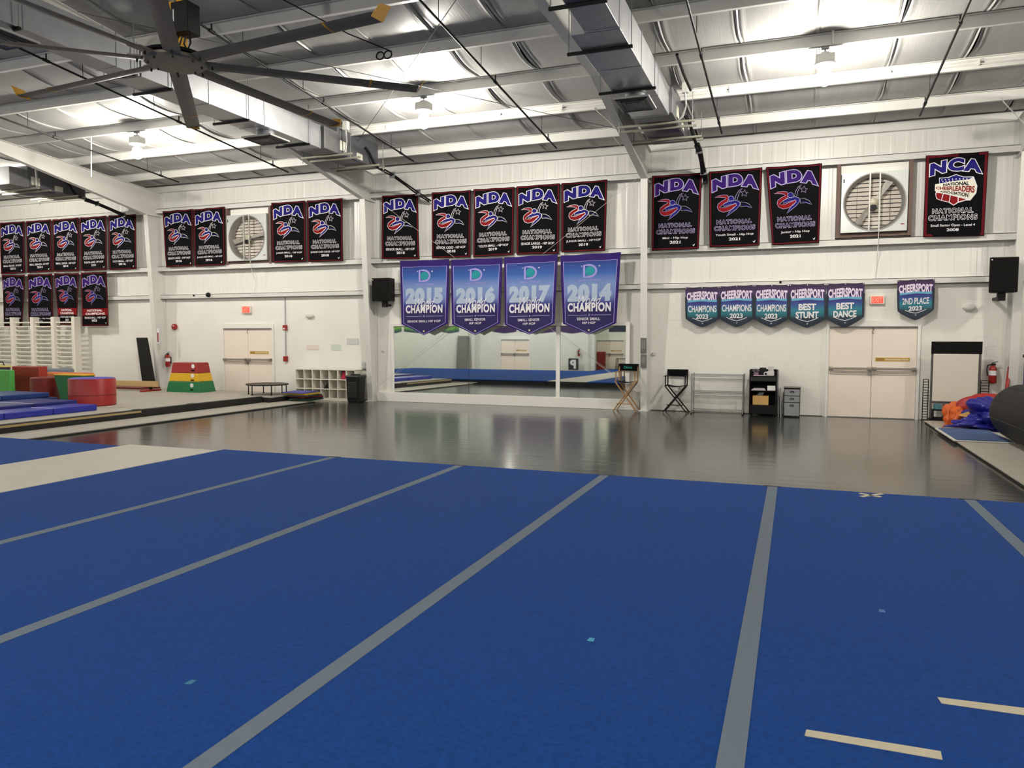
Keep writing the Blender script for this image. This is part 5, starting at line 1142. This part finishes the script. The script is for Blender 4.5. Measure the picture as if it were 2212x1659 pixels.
# blue folding mats
for i, (x0, x1, y0, y1, z0, z1, cc, lb) in enumerate(((-14.62,-13.95,8.9,11.95,ZT,ZT+.13,(40,48,160),'nearest bright blue folding mat'), (-15.95,-14.70,9.0,12.1,ZT,ZT+.19,(26,34,112),'dark blue folding mat behind the bright blue one'), (-17.4,-16.05,9.2,12.7,ZT,ZT+.17,(28,56,112),'teal blue folding mat, lower of the farther pair'), (-17.45,-16.12,9.2,12.55,ZT+.175,ZT+.29,(30,60,120),'teal blue folding mat on top of the farther pair'))):
    t = thing('folding_mat', lb, 'folding mat', ((x0+x1)/2, (y0+y1)/2, z0), 'blue folding mats on the platform')
    n = 3
    for k in range(n):
        a, b = y0+(y1-y0)*k/n, y0+(y1-y0)*(k+1)/n; MB().box(x0, x1, a+.004, b-.004, z0, z1).build('mat_panel', mat('mat_blue_%s' % 'abcd'[i], cc, .38, noise=(2,.06), bump=(3,.12)), t, bevel=.02)
# ================================================================== behind the camera, seen in the mirrors
def S(x, y, yy=YS, dy=-16):
    q = onplane(x, y+dy, 1, 2*(D-.1)-yy); return Vector((q.x, yy, q.z))
a, b = S(1081,724), S(1146,724)
double_door(3, a.x, b.x, 2.1, YS, 1)
d4y = -10.6
a, b = S(1287,728,d4y), S(1338,728,d4y); double_door(4, a.x, a.x+1.9, 2.1, d4y, 1)
a, b = S(990,731), S(1013,796)
t = thing('leaning_mat', 'tall grey mat leaning on the rear wall, seen in the mirror', 'mat', ((a.x+b.x)/2, YS+.1, 0)); MB().hexa([(a.x,YS+.25,0),(b.x,YS+.25,0),(b.x,YS+.35,0),(a.x,YS+.35,0),(a.x,YS+.02,a.z),(b.x,YS+.02,a.z),(b.x,YS+.12,a.z),(a.x,YS+.12,a.z)]).build('mat_cover', mat('grey_vinyl', (118,118,114), .5), t, bevel=.02)
PG = rampmat('green_pennant_print', [(0,(30,52,66)),(.7,(40,78,56)),(.9,(110,170,60)),(1,(20,40,90))]); PP = mat('purple_pennant', (56,34,84), .5)
for i, (x0, x1, m_, lb) in enumerate(((840,868,PG,'leftmost'), (873,945,PG,'second'), (951,992,PG,'third'), (1064,1116,PP,'fourth'), (1122,1204,PP,'fifth'), (1211,1262,PP,'sixth'))):
    a, b = S(x0,725), S(x1,725); zb = a.z
    t = thing('rear_pennant', lb+(' green' if i < 3 else ' purple')+' pennant on the rear wall, seen in the mirror', 'banner', ((a.x+b.x)/2, YS, zb), 'pennants on the rear wall')
    mb = MB(); n = 10
    for lay in (.02, .03):
        for k in range(n+1):
            u = k/n; mb.v += [Vector((a.x+(b.x-a.x)*u, YS+lay, zb+3.2)), Vector((a.x+(b.x-a.x)*u, YS+lay, zb+.28*abs(u-.5)**1.4))]; mb.uv += [(u,0),(u,1)]
    o_ = 2*(n+1)
    for k in range(n): mb.f += [(2*k,2*k+1,2*k+3,2*k+2),(o_+2*k,o_+2*k+2,o_+2*k+3,o_+2*k+1)]; mb.mi += [0,0]
    mb.build('cloth', m_, t)
    MB().bar(((a.x+b.x)/2,YS+.01,zb+3.2),((a.x+b.x)/2,YS+.034,zb+3.2), .1, .02).build('hook', GALVD, t)
a, b = S(1316,706,YS), S(1353,722,YS)
t = thing('rear_banner', 'navy banner hung over the rear recess, seen in the mirror', 'banner', ((a.x+b.x)/2, YS, b.z)); MB().box(a.x, b.x, YS+.03, YS+.05, b.z, b.z+3.0).build('cloth', mat('navy_cloth', (18,26,48), .6), t); MB().box(a.x-.3, b.x+.3, YS+.01, YS+.06, b.z+3.0, b.z+3.05).build('pole', GALVD, t)
a, b = S(1229,784,YS+.4), S(1249,800,YS+.4)
t = thing('letter_block', 'black framed block with a white letter P, seen in the mirror', 'letter block', ((a.x+b.x)/2, YS+.4, ZC))
MB().box(a.x, b.x, YS+.3, YS+.5, ZC, ZC+.68).build('block', mat('letter_black', (30,34,38), .6), t, bevel=.01)
flat_text('letter', 'P', a.x+.1, b.x-.1, ZC+.08, ZC+.60, YS+.505, PRW, t, .05, mirror=True)
p = S(1252,772); extinguisher(p.x, YS+.12, 1.0, 'fire extinguisher on the rear wall, seen in the mirror')
a = S(1297,770,-9.9); t = thing('padded_wall_mat', 'red padded mat in the rear recess, seen in the mirror', 'mat', (a.x+.3, -9.9, 0)); MB().box(-11.75, -11.2, -10.1, -9.9, 0, 1.25).build('pad', mat('red_pad', (140,40,36), .5), t, bevel=.02)
t = thing('low_table', 'low dark frame table in the rear recess, seen in the mirror', 'table', (-9.8, -9.6, 0))
MB().box(-10.4, -9.2, -9.9, -9.4, .80, .84).build('top', BLACK, t)
for xx in (-10.38, -9.22):
    for yy in (-9.88, -9.42): MB().bar((xx,yy,0),(xx,yy,.8), .04, .04).build('leg', BLACK, t)
t = thing('spring_floor_extension', 'blue floor section with white script in the rear recess', 'gym floor', (-7.2, -7.8, 0)); MB().box(-10.85, -4.1, -9.2, -4.65, 0, ZC).build('carpet_roll', CARPET, t, bevel=.006)

t = thing('strip_lamp', 'bare strip lamp in the rear recess, seen only as light in the mirror', 'lamp', (-10.2, -8.4, 4.0))
MB().box(-11.2, -9.2, -8.5, -8.3, 4.0, 4.06).build('tray', LAMPW, t, bevel=.01)
tm = bpy.data.materials.new('strip_tube'); tm.use_nodes = True; tb = tm.node_tree.nodes['Principled BSDF']; tb.inputs['Emission Color'].default_value = (1, .95, .72, 1); tb.inputs['Emission Strength'].default_value = 60
MB().cyl((-11.15,-8.4,3.97),(-9.25,-8.4,3.97), .03, 10).build('tube', tm, t)
for xx in (-11.0, -9.4): MB().cyl((xx,-8.4,4.06),(xx,-8.4,zr(-8.4)+.25), .006, 6).build('hanger_rod', GALVD, t)
